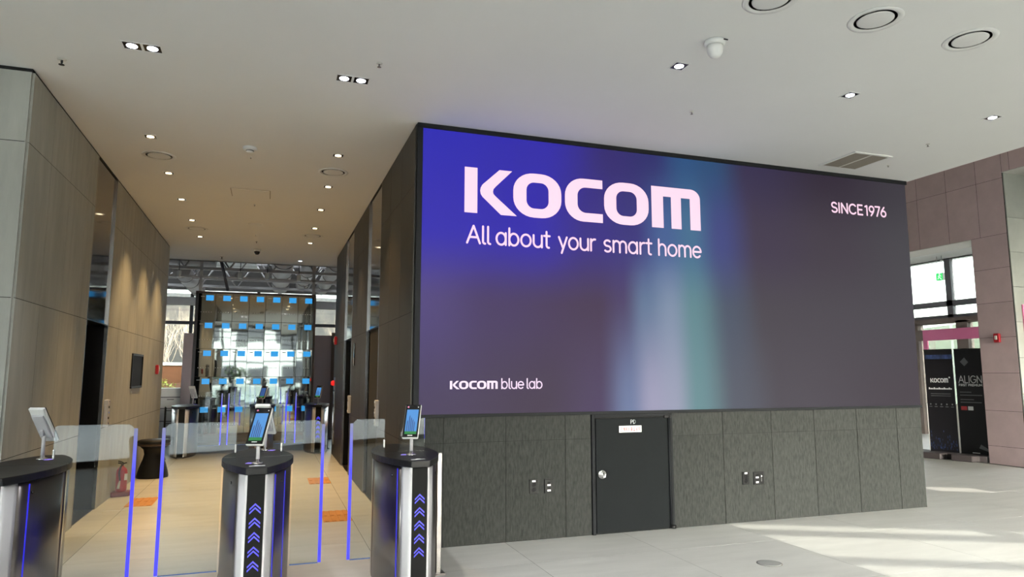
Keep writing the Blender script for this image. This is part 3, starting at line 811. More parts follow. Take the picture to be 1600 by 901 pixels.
def diffuser(x, y, r, label, flat=False):
    t = thing('round_air_diffuser', label, 'air vent', (x, y, H), 0, 'round ceiling diffusers')
    MB().lathe([(r, -.0005), (r * .98, -.006), (r * .82, -.007), (r * .765, -.0012)], (0, 0, 0), 40).build('outer_ring', 'white', t)
    MB().lathe([(r * .77, -.0012), (0, -.0012)], (0, 0, 0), 32).build('dark_gap', 'core', t)
    MB().lathe([(r * .66, -.0013), (r * .655, -.0045), (r * .6, -.006), (0, -.0065)], (0, 0, 0), 36).build('centre_disc', 'white', t)
diffuser(-1.23, 8.21, .175, 'round white air diffuser near the front of the left downlight row')
diffuser(.63, 8.22, .175, 'round white air diffuser near the front of the right downlight row')
diffuser(-1.21, 12.25, .175, 'round white air diffuser far along the left downlight row')
diffuser(.63, 12.25, .175, 'round white air diffuser far along the right downlight row')
diffuser(2.94, 3.38, .175, 'round white air diffuser cut by the top edge of the picture')
diffuser(3.78, 3.35, .175, 'round white air diffuser, middle of the three at upper right')
diffuser(4.65, 3.34, .175, 'round white air diffuser at the upper right corner')
t = thing('ceiling_speaker', 'flat round ceiling speaker in the middle of the corridor', 'speaker', (-.29, 11.57, H))
MB().lathe([(.10, -.001), (.10, -.006), (.0, -.007)], (0, 0, 0), 28).build('grille_disc', 'offwhite', t)
MB().lathe([(.115, -.0005), (.115, -.005), (.10, -.007)], (0, 0, 0), 28).build('rim', 'white', t)

t = thing('dome_camera', 'white dome security camera under the lobby ceiling', 'camera', (2.94, 3.97, H))
MB().lathe([(.075, -.001), (.075, -.02), (.068, -.03), (.06, -.034)], (0, 0, 0), 28).build('mount', 'white', t)
MB().lathe([(.055, -.032), (.058, -.06), (.052, -.09), (.036, -.115), (.015, -.126), (0, -.128)], (0, 0, 0), 28).build('dome', 'white', t)
MB().box(.022, .055, -.079, -.0735, -.018, -.010).build('slot', 'black', t)
t = thing('dome_camera', 'black dome security camera at the far end of the corridor ceiling', 'camera', (-.30, 13.97, H))
MB().lathe([(.07, -.001), (.07, -.03), (.06, -.04)], (0, 0, 0), 20).build('mount', 'white', t)
MB().lathe([(.055, -.04), (.05, -.07), (.03, -.095), (0, -.102)], (0, 0, 0), 20).build('dome', 'blackgloss', t)
t = thing('smoke_detector', 'white smoke detector on the corridor ceiling', 'smoke detector', (-.28, 7.58, H))
MB().lathe([(.072, -.001), (.072, -.022), (.06, -.032), (.042, -.036)], (0, 0, 0), 24).build('base', 'white', t)
MB().lathe([(.040, -.036), (.038, -.05), (.030, -.056), (0, -.058)], (0, 0, 0), 24).build('sensor_cap', 'white', t)
MB().lathe([(.041, -.037), (.041, -.043)], (0, 0, 0), 24).build('slot_ring', 'black', t)
def sprinkler(x, y, label, s=1.0, m='steel_d'):
    s *= .7
    t = thing('sprinkler_head', label, 'sprinkler', (x, y, H), 0, 'small ceiling sprinkler heads')
    MB().lathe([(.034 * s, -.0005), (.034 * s, -.004), (.016 * s, -.010)], (0, 0, 0), 16).build('escutcheon', 'offwhite', t)
    MB().lathe([(.009 * s, -.006), (.009 * s, -.03 * s), (.005, -.034 * s), (.005, -.045 * s), (.022 * s, -.046 * s), (.022 * s, -.049 * s), (0, -.05 * s)], (0, 0, 0), 12).build('nozzle', m, t)
sprinkler(-1.58, 5.85, 'dark sprinkler head on the ceiling above the left wall corner', 1.35, 'black')
sprinkler(.71, 5.12, 'tiny sprinkler head beside the twin downlight before the corridor')
sprinkler(3.55, 5.17, 'tiny sprinkler head in front of the middle of the screen', .8)
sprinkler(6.39, 5.13, 'tiny sprinkler head near the right end of the ceiling', .8)
sprinkler(6.62, 5.83, 'tiny sprinkler head beside the square ceiling grille', .6)
sprinkler(-.28, 7.92, 'tiny sprinkler head just behind the smoke detector', .6)
sprinkler(-.28, 10.2, 'tiny sprinkler head behind the ceiling access panel', .7)
sprinkler(-.30, 12.46, 'tiny sprinkler head behind the flat ceiling speaker', .7)
sprinkler(-.30, 13.11, 'tiny sprinkler head in front of the black dome camera', .8)
sprinkler(-.99, 15.05, 'dark flat sprinkler head near the far edge of the ceiling', 1.5, 'black')

t = thing('return_air_grille', 'square ceiling return grille with fine slats above the screen end', 'air vent', (6.12, 5.82, H))
g = .265
MB().box(-g, g, -g, -g + .03, -.012, -.001).box(-g, g, g - .03, g, -.012, -.001).box(-g, -g + .03, -g + .03, g - .03, -.012, -.001).box(g - .03, g, -g + .03, g - .03, -.012, -.001).build('frame', 'white', t)
MB().box(-.012, .012, -g + .03, g - .03, -.011, -.001).build('centre_bar', 'offwhite', t)
for sx in (-1, 1):
    for i in range(11):
        cx = sx * (.022 + i * .0205)
        MB().box(cx - .007, cx + .007, -g + .03, g - .03, -.009, -.0015).build('slat', 'grille', t)
MB().box(-g + .03, g - .03, -g + .03, g - .03, -.0014, -.0006).build('dark_back', 'core', t)
t = thing('ceiling_access_panel', 'flush square access hatch in the corridor ceiling', 'hatch', (-.315, 9.57, H))
MB().box(-.245, .245, -.215, .215, -.003, -.0005).build('hatch_rim', 'grille', t)
MB().box(-.235, .235, -.207, .207, -.0055, -.003).build('hatch_panel', 'ceiling', t)

# ================================================================== TURNSTILES
PW, PF, PL = .232, .058, .62            # half width at the waist, half width of the blunt ends, half length
def lens(hw, hf, hl, n=12):
    """right-hand side of the plan from front (-y) to back (+y)"""
    pts = []
    for i in range(n + 1):
        s = -1 + 2 * i / n
        pts.append((hf + (hw - hf) * (1 - abs(s) ** 2.0), s * hl))
    return pts
def side_panel(sx, y0, y1, z0, z1, inset=0.0, th=.012, n=12):
    mb = MB(); pts = []
    for i in range(n + 1):
        y = y0 + (y1 - y0) * i / n; s = y / PL
        pts.append((PF + (PW - PF) * (1 - s * s) - inset, y))
    b = len(mb.v)
    for x, y in pts:
        mb.v += [(sx * x, y, z0), (sx * x, y, z1), (sx * (x - th), y, z0), (sx * (x - th), y, z1)]
    for i in range(n):
        a = b + i * 4; c = a + 4
        mb.f += [(a, c, c + 1, a + 1), (a + 2, a + 3, c + 3, c + 2), (a + 1, c + 1, c + 3, a + 3), (a, a + 2, c + 2, c)]
        mb.sm += [len(mb.f) - 4]
    e = b + n * 4
    mb.f += [(b, b + 1, b + 3, b + 2), (e, e + 2, e + 3, e + 1)]
    return mb
def half_cap(front, hw, hf, hl, z0, z1):
    pts = lens(hw, hf, hl, 20)
    r = [p for p in pts if (p[1] <= 1e-9 if front else p[1] >= -1e-9)]
    off = -.002 if front else .002
    r = [(x, y + (off if abs(y) < 1e-9 else 0)) for x, y in r]
    poly = r + [(-x, y) for x, y in reversed(r)]
    if not front: poly = r + [(-x, y) for x, y in reversed(r)]
    return MB().prism(poly, z0, z1)
def chevron_mb(cx, cz, s):
    mb = MB()
    for dz in (0, -.024 * s):
        for sx in (-1, 1):
            a, b = (0, .024), (sx * .034, -.008); t = .0115
            q = [(a[0], a[1] - t), (b[0], b[1] - t), (b[0], b[1]), (a[0], a[1])]
            mb.poly([(cx + x * s, 0, cz + dz + z * s) for x, z in (q if sx > 0 else q[::-1])])
    return mb
def flap(t, sx, reach):
    """glass wing on side sx reaching out to local x = sx*reach; its tab passes over the cap"""
    r = .045
    out_ = [(.245, .17), (reach - .022, .17), (reach - .022, 1.205 - r)]
    out_ += [(reach - .022 - r + r * math.cos(math.radians(a)), 1.205 - r + r * math.sin(math.radians(a))) for a in range(15, 91, 15)]
    out_ += [(.165, 1.205), (.155, 1.195), (.155, .952), (.245, .952)]
    pts = [(sx * x, z) for x, z in out_]
    g = MB().prism(pts if sx > 0 else pts[::-1], -.005, .005, 'y').build('glass_flap', 'glass_in', t)
    e0, e1 = sorted((sx * (reach - .022), sx * reach))
    MB().box(e0, e1, -.006, .006, .17, 1.175).build('lit_edge', 'edge', g)
    b0, b1 = sorted((sx * .245, sx * (reach - .022)))
    MB().box(b0, b1, -.004, .004, .164, .170).build('lit_bottom', 'e_scr_d', g)
    c0, c1 = sorted((sx * .152, sx * .164))
    MB().box(c0, c1, -.012, .012, .985, 1.045).build('hinge_clamp', 'white', g, .003)
def turnstile(label, loc, left=None, right=None, lit=True, glow=(), tab=None):
    t = thing('turnstile', label, 'turnstile', loc, 0, 'speed gate pedestals')
    Z1 = .905
    inner = lens(PW - .014, PF - .012, PL - .012, 12)
    MB().prism(inner + [(-x, y) for x, y in reversed(inner)], .02, Z1).build('body_core', 'black', t)
    MB().prism([(x * 1.0, y) for x, y in inner] + [(-x, y) for x, y in reversed(inner)], 0.0, .02).build('plinth', 'steel_d', t)
    for sx in (-1, 1):
        for y0, y1 in ((-.515, -.004), (.004, .515)):
            p = side_panel(sx, y0, y1, .03, Z1 - .006).build('side_panel', 'steel_d', t)
            yy = -.40 if y0 < 0 else .40
            xx = PF + (PW - PF) * (1 - (yy / PL) ** 2)
            MB().cyl((sx * xx - .004, yy, .83), .010, .008, 10, 'x').build('sensor_eye', 'blackgloss', p)
            MB().cyl((sx * xx - .004, yy - .06 * (1 if y0 > 0 else -1) , .40), .004, .008, 8, 'x').build('screw', 'chrome', p)
        for y0, y1 in ((-.612, -.520), (.520, .612)):
            side_panel(sx, y0, y1, .03, Z1 - .004, -.003, .012, 4).build('silver_strip', 'silver', t)
    for sy in (-1, 1):
        f = MB().box(-PF + .004, PF - .004, min(sy * .600, sy * .616), max(sy * .600, sy * .616), .03, Z1 - .004).build('front_panel' if sy < 0 else 'rear_panel', 'mattblack', t)
        if sy < 0 and lit:
            for i in range(5):
                o = chevron_mb(0, 0, 1.0).build('chevron_light', 'e_chev', f, fix=False, loc=(0, -.6175, .70 - i * .0895))
    for sx, yy in glow:  # painted reflections of the lit flap edges on the side panels
        xx = PF + (PW - PF) * (1 - (yy / PL) ** 2); sl_ = 2 * (PW - PF) * yy / PL ** 2
        p0 = Vector((xx + .002, yy)); d = Vector((-sl_, 1)).normalized() * .005
        a, b = p0 - d, p0 + d
        MB().prism([(sx * a.x, a.y), (sx * b.x, b.y), (sx * (b.x - .003), b.y), (sx * (a.x - .003), a.y)], .05, .885).build('painted_edge_reflection', 'e_reflection', t)
    half_cap(True, .246, .066, .635, Z1, .95).build('cap_front', 'captop', t, .003)
    half_cap(False, .246, .066, .635, Z1, .95).build('cap_rear', 'captop', t, .003)
    if tab:
        MB().prism([(tab[0], .952), (tab[1], .952), (tab[1], 1.205), (tab[0] + .03, 1.205), (tab[0] + .008, 1.15)], -.005, .005, 'y').build('fixed_glass_tab', 'glass_in', t)
    if left: flap(t, -1, left)
    if right: flap(t, 1, right)
    return t
def reader_marks(t):
    MB().box(-.05, .05, -.555, -.52, .9502, .9515).build('reader_icon', 'silver', t)
    MB().lathe([(.018, .9502), (.018, .953), (0, .953)], (0, -.537, 0), 16).build('reader_button', 'print', t)
def terminal(label, loc, rz, on=True, scr='e_scr'):
    t = thing('face_terminal', label, 'access terminal', loc, rz, 'face recognition terminals on the gates')
    MB().lathe([(.038, 0), (.038, .006), (.030, .010), (.016, .014), (.013, .03)], (0, 0, 0), 24).build('pole_base', 'chrome', t)
    MB().lathe([(.0125, .01), (.0125, .175)], (0, 0, 0), 16).build('pole', 'silver', t)
    MB().tube([(0, 0, .165), (0, .012, .185), (0, .03, .205)], .012, 10).build('pole_neck', 'silver', t)
    MB().box(-.075, -.035, -.02, .03, .001, .004).build('card_plate', 'e_purple', t)
    hd = bpy.data.objects.new('head', None); hd.empty_display_size = .05
    # head: its parts share one tilt
    T = Matrix.Translation((0, -.012, .225)) @ Matrix.Rotation(math.radians(-33), 4, 'X')
    bpy.data.objects.remove(hd)
    def put(mb, name, m, parent=t, bevel=0.0):
        o = mb.build(name, m, parent, bevel)
        if parent is t: o.matrix_local = T
        return o
    w2, h2 = .060, .142
    hs_ = put(MB().box(-w2, w2, -.004, .022, -h2 + .03, h2 + .03), 'housing', 'white', t, .006)
    put(MB().box(-w2 + .014, w2 - .014, .022, .036, -h2 + .07, h2 - .02), 'rear_bracket', 'silver', hs_, .004)
    fp = put(MB().box(-w2 + .003, w2 - .003, -.010, -.004, -h2 + .033, h2 + .025), 'front_glass', 'blackgloss', hs_, .002)
    if on:
        MB().box(-.043, .045, -.0106, -.010, -.063, .122).build('lit_screen', scr, fp)
        MB().box(-.043, .045, -.0110, -.0105, -.085, -.062).build('screen_footer', 'e_scr_g', fp)
        tw = MB()
        for x0, x1, z1 in ((-.034, -.026, .02), (-.020, -.012, .062), (-.007, .001, .045), (.006, .014, .03), (.019, .026, .012)):
            tw.poly([(x0, -.0111, -.062), (x1, -.0111, -.062), (x1, -.0111, z1), ((x0 + x1) / 2, -.0111, z1 + .014), (x0, -.0111, z1 - .004)])
        tw.build('screen_towers', 'e_scr_d', fp, fix=False)
    MB().lathe([(.007, -.0102), (.007, -.0112), (0, -.0112)], (-.036, 0, .143), 14, 'y').build('status_ring', 'pink', fp)
    MB().lathe([(.004, -.0102), (.004, -.0112), (0, -.0112)], (.04, 0, .143), 12, 'y').build('lens_eye', 'print', fp)
    MB().box(-.018, .018, -.0108, -.010, -.098, -.092).build('maker_mark', 'print', fp)
    return t

Y1, Y2 = 5.50, 14.95
turnstile('near turnstile pedestal at the left edge of the picture with glass wing', (-1.50, Y1, 0), None, .655, glow=((1, -.43),))
tC = turnstile('near turnstile pedestal in the middle with glass wings on both sides', (-.045, Y1, 0), .645, .467, glow=((1, -.505), (1, -.33)))
tR = turnstile('near turnstile pedestal beside the dark screen wall', (1.03, Y1, 0), .420, None, glow=((-1, -.47),), tab=(-.05, .16))
reader_marks(tC); reader_marks(tR)
turnstile('far turnstile pedestal on the left of the second gate line', (-1.49, Y2, 0), None, .655, False)
turnstile('far turnstile pedestal in the middle of the second gate line', (-.085, Y2, 0), .645, .467, False)
turnstile('far turnstile pedestal on the right of the second gate line', (.965, Y2, 0), .420, None)
a18 = math.radians(-21)
terminal('lit face terminal on the middle near turnstile facing the viewer', (-.045, 5.09, .95), a18)
terminal('face terminal seen from behind on the middle near turnstile', (.0, 5.93, .95), PI - math.radians(22), False)
terminal('lit face terminal on the near turnstile beside the screen wall', (1.035, 5.24, .95), a18)
terminal('white backed face terminal turned away on the left near turnstile', (-1.49, 5.83, .95), PI - math.radians(26), False)
terminal('lit face terminal on the far right turnstile', (.965, 14.52, .95), a18)
terminal('dim face terminal on the far middle turnstile', (-.085, 14.52, .95), a18, True, 'e_scr_d')
terminal('dark face terminal turned away on the far left turnstile', (-1.40, 15.3, .95), PI - math.radians(20), False)

t = thing('gate_end_post', 'slim steel end post between right near turnstile and wall corner', 'post', (1.315, Y1 + .02, 0))
MB().box(-.022, .022, -.03, .03, 0, .93).build('post', 'steel', t, .006)
MB().box(-.008, .008, .03, .76, .02, .90).build('infill_panel', 'steel_d', t)
MB().box(-.05, .05, -.05, .05, 0, .012).build('foot_plate', 'steel_d', t)
for x, y, lb in ((-1.80, 14.55, 'first of two thin black posts beside the far left turnstile'), (-1.76, 14.30, 'second of two thin black posts beside the far left turnstile'), (1.23, 15.3, 'thin black post beside the far right turnstile')):
    t = thing('barrier_post', lb, 'post', (x, y, 0), 0, 'thin black barrier posts')
    MB().lathe([(.012, .01), (.012, .93), (.008, .945), (0, .95)], (0, 0, 0), 12).build('pole', 'black', t)
    MB().lathe([(.05, 0), (.05, .008), (.02, .014)], (0, 0, 0), 16).build('foot', 'black', t)

# ================================================================== CORRIDOR FLOOR THINGS
def tactile(x, y, label):
    t = thing('tactile_paving', label, 'tactile paving', (x, y, 0), 0, 'orange tactile paving strips')
    for q in (0, 1):
        mb = MB().box(0, .298, q * .302, q * .302 + .298, 0, .003)
        for i in range(4):
            c = .298 * (i + .5) / 4
            mb.box(c - .020, c + .020, q * .302 + .012, q * .302 + .286, .003, .008)
        mb.build('paver', 'orange', t)
tactile(.615, 7.76, 'orange ribbed tactile paving in front of the nearer right lift')
tactile(.615, 10.45, 'orange ribbed tactile paving in front of the farther right lift')
tactile(-1.545, 9.40, 'orange ribbed tactile paving in front of the left lift')

t = thing('fire_extinguisher', 'red fire extinguisher on a maroon stand by the left wall', 'fire extinguisher', (-1.735, 10.30, 0), math.radians(12))
MB().prism([(-.115, -.10), (.085, -.10), (.125, -.03), (.125, .06), (.085, .10), (-.115, .10)], 0, .055).build('stand', 'maroon', t, .006)
MB().lathe([(.060, .055), (.066, .065), (.066, .29), (.060, .325), (.040, .352), (.022, .362), (.022, .375)], (0, 0, 0), 24).build('cylinder', 'red', t)
MB().box(.028, .064, -.062, -.052, .20, .28).build('label_sticker', 'print', t)
MB().cyl((0, 0, .372), .018, .03, 14).build('valve', 'chrome', t)
MB().tube([(-.05, -.01, .415), (0, 0, .402), (.05, .01, .41)], .007, 8).tube([(-.05, -.01, .44), (0, 0, .42), (.015, 0, .405)], .006, 8).build('handle', 'black', t)
MB().tube([(.0, -.02, .388), (-.02, -.062, .37), (-.035, -.075, .30), (-.02, -.078, .20)], .011, 8).build('hose', 'black', t)
MB().tube([(-.02, -.078, .20), (-.028, -.079, .155), (-.034, -.079, .10)], [.008, .013, .017], 10).build('horn', 'offwhite', t)

t = thing('spool_stool', 'dark spool shaped stool with padded top against the left wall', 'stool', (-1.60, 11.95, 0))
MB().lathe([(.215, 0), (.22, .02), (.205, .10), (.175, .20), (.145, .28), (.13, .35), (.145, .42), (.20, .475)], (0, 0, 0), 32).build('body', 'black', t)
MB().lathe([(.215, .475), (.228, .485), (.228, .50), (.215, .51)], (0, 0, 0), 32).build('bronze_band', 'brown', t)
MB().lathe([(.225, .51), (.236, .525), (.232, .55), (.20, .562), (0, .566)], (0, 0, 0), 32).build('seat_pad', 'black', t)

t = thing('floor_box', 'round metal floor socket cover in the lobby floor', 'floor box', (3.97, 4.90, 0))
MB().lathe([(.095, .0), (.095, .003), (.085, .0045), (0, .0045)], (0, 0, 0), 32).build('cover', 'covergrey', t)
MB().lathe([(.103, 0.0), (.103, .002), (.095, .003)], (0, 0, 0), 32).build('rim', 'grout', t)

# ================================================================== SECOND HALL BEYOND THE CORRIDOR
HZ = 4.95
dk = struct('ceiling', 'open ceiling deck with a skylight band over the far hall', cat='ceiling')
MB().box(-8.4, 8.4, 15.8, 19.6, HZ, HZ + .2).box(-8.4, 8.4, 23.0, 24.3, HZ, HZ + .2).build('deck_slab', 'deck', dk)
MB().box(-8.4, 8.4, 19.6, 23.0, HZ + .08, HZ + .09).build('skylight_glass', 'glass', dk)
bars = MB()
for q in range(17): bars.box(-8.04 + q, -7.96 + q, 19.6, 23.0, HZ, HZ + .16)
bars.box(-8.4, 8.4, 21.26, 21.34, HZ, HZ + .15)
bars.build('skylight_bars', 'deck', dk)
sstruct(box('wall_far_right', 'plaster', 8.2, 8.4, 15.8, 24.3, 0, HZ), 'plain plaster wall of the far hall')
sstruct(box('wall_bulkhead', 'ceiling', -8.4, 8.4, 15.68, 15.8, H, HZ + .2), 'white bulkhead closing the corridor ceiling edge')
sstruct(box('wall_far_return', 'plaster', XC + 3, 7.42, YER, YER + .15, 0, H), 'plain plaster return wall behind the lift block')

# far window wall
wn = struct('window_1', 'tall far window with dark transoms looking out on bare trees', (0, 24.0, 0), cat='window')
fm = MB()
for z0, z1 in ((3.12, 3.22), (.0, .12)): fm.box(-8.2, 8.2, -.05, .05, z0, z1)
for x in (-8.1, -6.0, -4.2, -2.38, -.4, 1.35, 3.2, 5.2, 7.2): fm.box(x - .05, x + .05, -.06, .06, 0, 4.30)
fm.build('mullion_frame', 'mullion', wn)
MB().box(-8.2, 8.2, -.08, .08, 3.72, 3.98).build('blind_box', 'duct', wn)
MB().box(-8.4, 8.4, -.12, .12, 4.22, HZ).build('head_panel', 'deck', wn)
for a, b in ((-8.1, -6.0), (-6.0, -4.2), (-4.2, -2.38), (-2.38, -.4), (-.4, 1.35), (1.35, 3.2), (3.2, 5.2), (5.2, 7.2)):
    MB().box(a + .05, b - .05, -.006, .006, .12, 4.22).build('glass_pane', 'glass_tint', wn)
portal('portal_far', (0, 24.3, 2.15), (PI / 2, 0, PI), 16.2, 4.2)

# ducts, trusses and lights under the deck
def duct(pts, r, label, straps=True):
    t = thing('air_duct', label, 'duct', (0, 0, 0), 0, 'ducts under the open ceiling')
    MB().tube(pts, r, 18).build('duct_pipe', 'duct', t)
    a, b = Vector(pts[0]), Vector(pts[-1])
    for f in (.2, .5, .8):
        p = a.lerp(b, f)
        d = (b - a).normalized()
        MB().tube([p - d * .02, p + d * .02], r + .012, 18).build('joint_band', 'steel_d', t)
        MB().tube([(p.x, p.y, p.z + r), (p.x, p.y, HZ)], .012, 6).build('hanger_rod', 'mullion', t)
duct([(.25, 16.6, 4.42), (.25, 23.6, 4.42)], .27, 'big grey round duct running towards the window left of the lamp pipe')
duct([(.92, 16.6, 4.45), (.92, 23.6, 4.45)], .20, 'slimmer grey round duct running towards the window')
duct([(1.55, 16.6, 4.35), (1.55, 23.6, 4.35)], .20, 'grey round duct nearest the right corridor wall end')
duct([(-5.5, 18.6, 4.45), (-1.35, 18.6, 4.45)], .24, 'grey round duct crossing at upper left')
duct([(-2.2, 19.2, 4.2), (-2.2, 23.6, 4.2)], .22, 'grey round duct running towards the left window')
for i, y in enumerate((18.0, 20.0, 22.0)):
    t = thing('roof_truss', ['nearest', 'middle', 'farthest'][i] + ' grey steel roof truss under the open deck', 'truss', (0, y, 0), 0, 'roof trusses of the far hall')
    MB().box(-8.1, 8.1, -.04, .04, 4.05 + .02 * i, 4.12 + .02 * i).build('lower_chord', 'duct', t)
    MB().box(-8.1, 8.1, -.04, .04, HZ - .12, HZ - .04).build('upper_chord', 'duct', t)
    for kx in range(-8, 8, 1):
        MB().tube([(kx, 0, 4.1), (kx + .5, 0, HZ - .08)], .022, 6).tube([(kx + .5, 0, HZ - .08), (kx + 1.0, 0, 4.1)], .022, 6).build('web_bar', 'duct', t)
t = thing('ceiling_panel', 'flat white ceiling panel between the ducts at the left', 'ceiling panel', (-1.05, 20.6, 4.62))
MB().box(-.62, .62, -1.2, 1.2, 0, .04).build('panel', 'white', t)
for i in range(3): MB().box(-.62, .62, -1.2 + i * .8, -1.17 + i * .8, -.004, .0).build('joint_line', 'steel_d', t)
for sx in (-.5, .5): MB().tube([(sx, 0, .04), (sx, 0, HZ - 4.62)], .01, 6).build('hanger', 'mullion', t)
for i, (x, y) in enumerate(((-.72, 17.3), (-.12, 17.25), (.60, 17.3), (-2.05, 17.5))):
    t = thing('hanging_spotlight', ['white hanging spotlight above the panel wall left half', 'white hanging spotlight above the middle of the panel wall', 'white hanging spotlight above the panel wall right half', 'white hanging spotlight left of the panel wall'][i], 'spotlight', (x, y, 3.78), 0, 'hanging spotlights')
    MB().lathe([(.045, 0), (.05, .015), (.05, .14), (.03, .16)], (0, 0, 0), 16).build('lamp_body', 'white', t)
    MB().lathe([(.042, .001), (0, .002)], (0, 0, 0), 16).build('lens', 'e_cool', t)
    MB().tube([(0, 0, .15), (0, 0, HZ - 3.78)], .010, 6).build('rod', 'mullion', t)

# wall of mirrored pads
MX0, MX1, MZ0, MZ1, MY = -1.605, .985, .20, 3.43, 17.5
mw = thing('mirrored_pad_wall', 'tall display wall of mirrored panels each with a small lit blue screen', 'display wall', (0, MY, 0))
MB().box(MX0 - .05, MX1 + .05, .02, .07, MZ0 - .05, MZ1 + .03).build('backing_frame', 'brown', mw)
MB().box(MX0 - .06, MX0, -.03, .09, 0, MZ1 + .03).build('side_post', 'mullion', mw)
MB().box(MX1, MX1 + .05, -.03, .09, 0, MZ1 + .03).build('side_post', 'taupe', mw)
MB().box(MX0 - .06, MX1 + .05, -.03, .02, MZ1 + .0, MZ1 + .05).build('head_rail', 'taupe', mw)
for x in (MX0 + .03, MX1 - .02): MB().box(x - .035, x + .035, -.02, .05, MZ1 + .05, HZ).build('hanging_post', 'duct', mw)
MB().box(-2.7, 1.75, -.02, .04, 3.79, 3.84).build('cross_bar', 'duct', mw)
MB().tube([(-1.20, .0, 4.35), (-.98, .0, 3.5)], .035, 8).build('diagonal_brace', 'mullion_g', mw)
MB().box(MX0 - .05, MX1 + .05, -.02, .06, 0, MZ0 - .05).build('plinth', 'mullion', mw)
pw_, ph_ = (MX1 - MX0) / 7, (MZ1 - MZ0) / 5
pm = MB().box(.004, pw_ - .004, -.008, 0, .004, ph_ - .004).mesh('mirror_panel', 'padmirror')
sm_ = MB().box(-.082, .082, -.020, 0, -.062, .062).mesh('pad_screen', 'e_cyan')
dm = MB()
for i in range(5): dm.box(.06 + i * .055, .075 + i * .055, -.010, -.008, .20, .215)
dm.box(.05, .13, -.010, -.008, .565, .580)
dm = dm.mesh('pad_marks', 'print')
for i in range(7):
    for j in range(5):
        o = bpy.data.objects.new('mirror_panel', pm); C.objects.link(o); o.parent = mw
        o.location = (MX0 + i * pw_, 0, MZ0 + j * ph_)
        o.rotation_euler = (random.uniform(-.006, .006), 0, random.uniform(-.010, .010))
        s_ = bpy.data.objects.new('pad_screen', sm_); C.objects.link(s_); s_.parent = o; s_.location = (pw_ * .66, -.008, ph_ - .105)
        d_ = bpy.data.objects.new('pad_marks', dm); C.objects.link(d_); d_.parent = o

def partition(x0, x1, label, extra=None):
    t = thing('grey_partition', label, 'partition', (0, 17.5, 0), 0, 'grey partitions beside the panel wall')
    MB().box(x0, x1, -.04, .04, 0, 2.49).build('panel', 'partition', t, .004)
    if extra: MB().box(extra[0], extra[1], -.10, .04, 0, 2.56).build('edge_post', 'taupe', t)
partition(1.04, 1.43, 'grey free standing partition right of the mirrored panel wall', (1.43, 1.52))
partition(-1.87, -1.67, 'narrow grey partition left of the mirrored panel wall')

t = thing('storage_cabinet', 'long white and grey low cabinet by the far left window', 'cabinet', (-4.6, 18.3, 0))
MB().box(0, 2.66, .02, .55, .05, 1.02).build('carcass', 'mullion_g', t)
MB().box(-.02, 2.68, -.01, .57, 1.02, 1.22).build('white_top', 'white', t, .006)
MB().box(.03, 2.63, .06, .5, 0, .05).build('plinth', 'black', t)
for i in range(6):
    for z0, z1 in ((.07, .44), (.46, .74), (.76, 1.0)):
        dr = MB().box(.02 + i * .44, .45 + i * .44, 0, .02, z0, z1).build('drawer', 'plaster', t, .003)
        MB().box(.16 + i * .44, .31 + i * .44, -.012, 0, z1 - .05, z1 - .035).build('pull', 'mullion', dr)

# ================================================================== OUTDOORS BEYOND THE FAR WINDOW
sstruct(box('ground', 'ground', -90, 90, -120, 160, -.45, -.25), 'pale paving outside', 'ground')
sstruct(MB().prism([(36, -.3), (70, -.3), (70, 9.0), (58, 7.2), (46, 3.6)], -40, 40, 'x').build('hill_slope', 'undergrowth'), 'brown wooded slope behind the trees', 'hill')
sstruct(MB().prism([(24, -.3), (60, -.3), (60, 6.5), (40, 4.2), (28, 1.8)], -30, 40, 'y').build('hill_slope', 'green_slope'), 'green bank outside the entrance', 'hill')
t = thing('planter_wall', 'rust brown planter wall with white coping outside the window', 'wall', (0, 30.5, 0))
MB().box(-14, 14, 0, .3, -.25, 1.90).build('wall_face', 'rust', t)
MB().box(-14, 14, -.05, .4, 1.90, 2.02).build('coping', 'white', t)
def leafcloud(c, rx, ry, rz, n, s, seed):
    rnd = random.Random(seed); mb = MB()
    for _ in range(n):
        while True:
            p = Vector((rnd.uniform(-1, 1), rnd.uniform(-1, 1), rnd.uniform(-1, 1)))
            if p.length < 1: break
        p = Vector((c[0] + p.x * rx, c[1] + p.y * ry, c[2] + p.z * rz))
        d = Vector((rnd.gauss(0, 1), rnd.gauss(0, 1), rnd.gauss(0, .7))).normalized()
        u = d.cross(Vector((0, 0, 1)));
        if u.length < .01: u = Vector((1, 0, 0))
        u.normalize(); q = s * rnd.uniform(.6, 1.2)
        mb.poly([tuple(p), tuple(p + d * q * .5 + u * q * .28), tuple(p + d * q), tuple(p + d * q * .5 - u * q * .28)])
    return mb
for i in range(7):
    x = -9 + i * 2.35
    t = thing('hedge_shrub', 'clipped yellow green shrub before the planter wall, number %d from the left' % (i + 1) if False else ['leftmost', 'second', 'third', 'fourth', 'fifth', 'sixth', 'rightmost'][i] + ' yellow green shrub in the hedge outside the far window', 'shrub', (x, 29.4, -.25), 0, 'hedge shrubs outside')
    leafcloud((0, 0, .95), 1.13, .5, .78, 2400, .13, 40 + i).build('foliage', 'hedge', t, fix=False)
    MB().tube([(0, 0, 0), (.03, 0, .5), (.0, 0, .9)], [.05, .04, .03], 6).build('stem', 'bark', t)
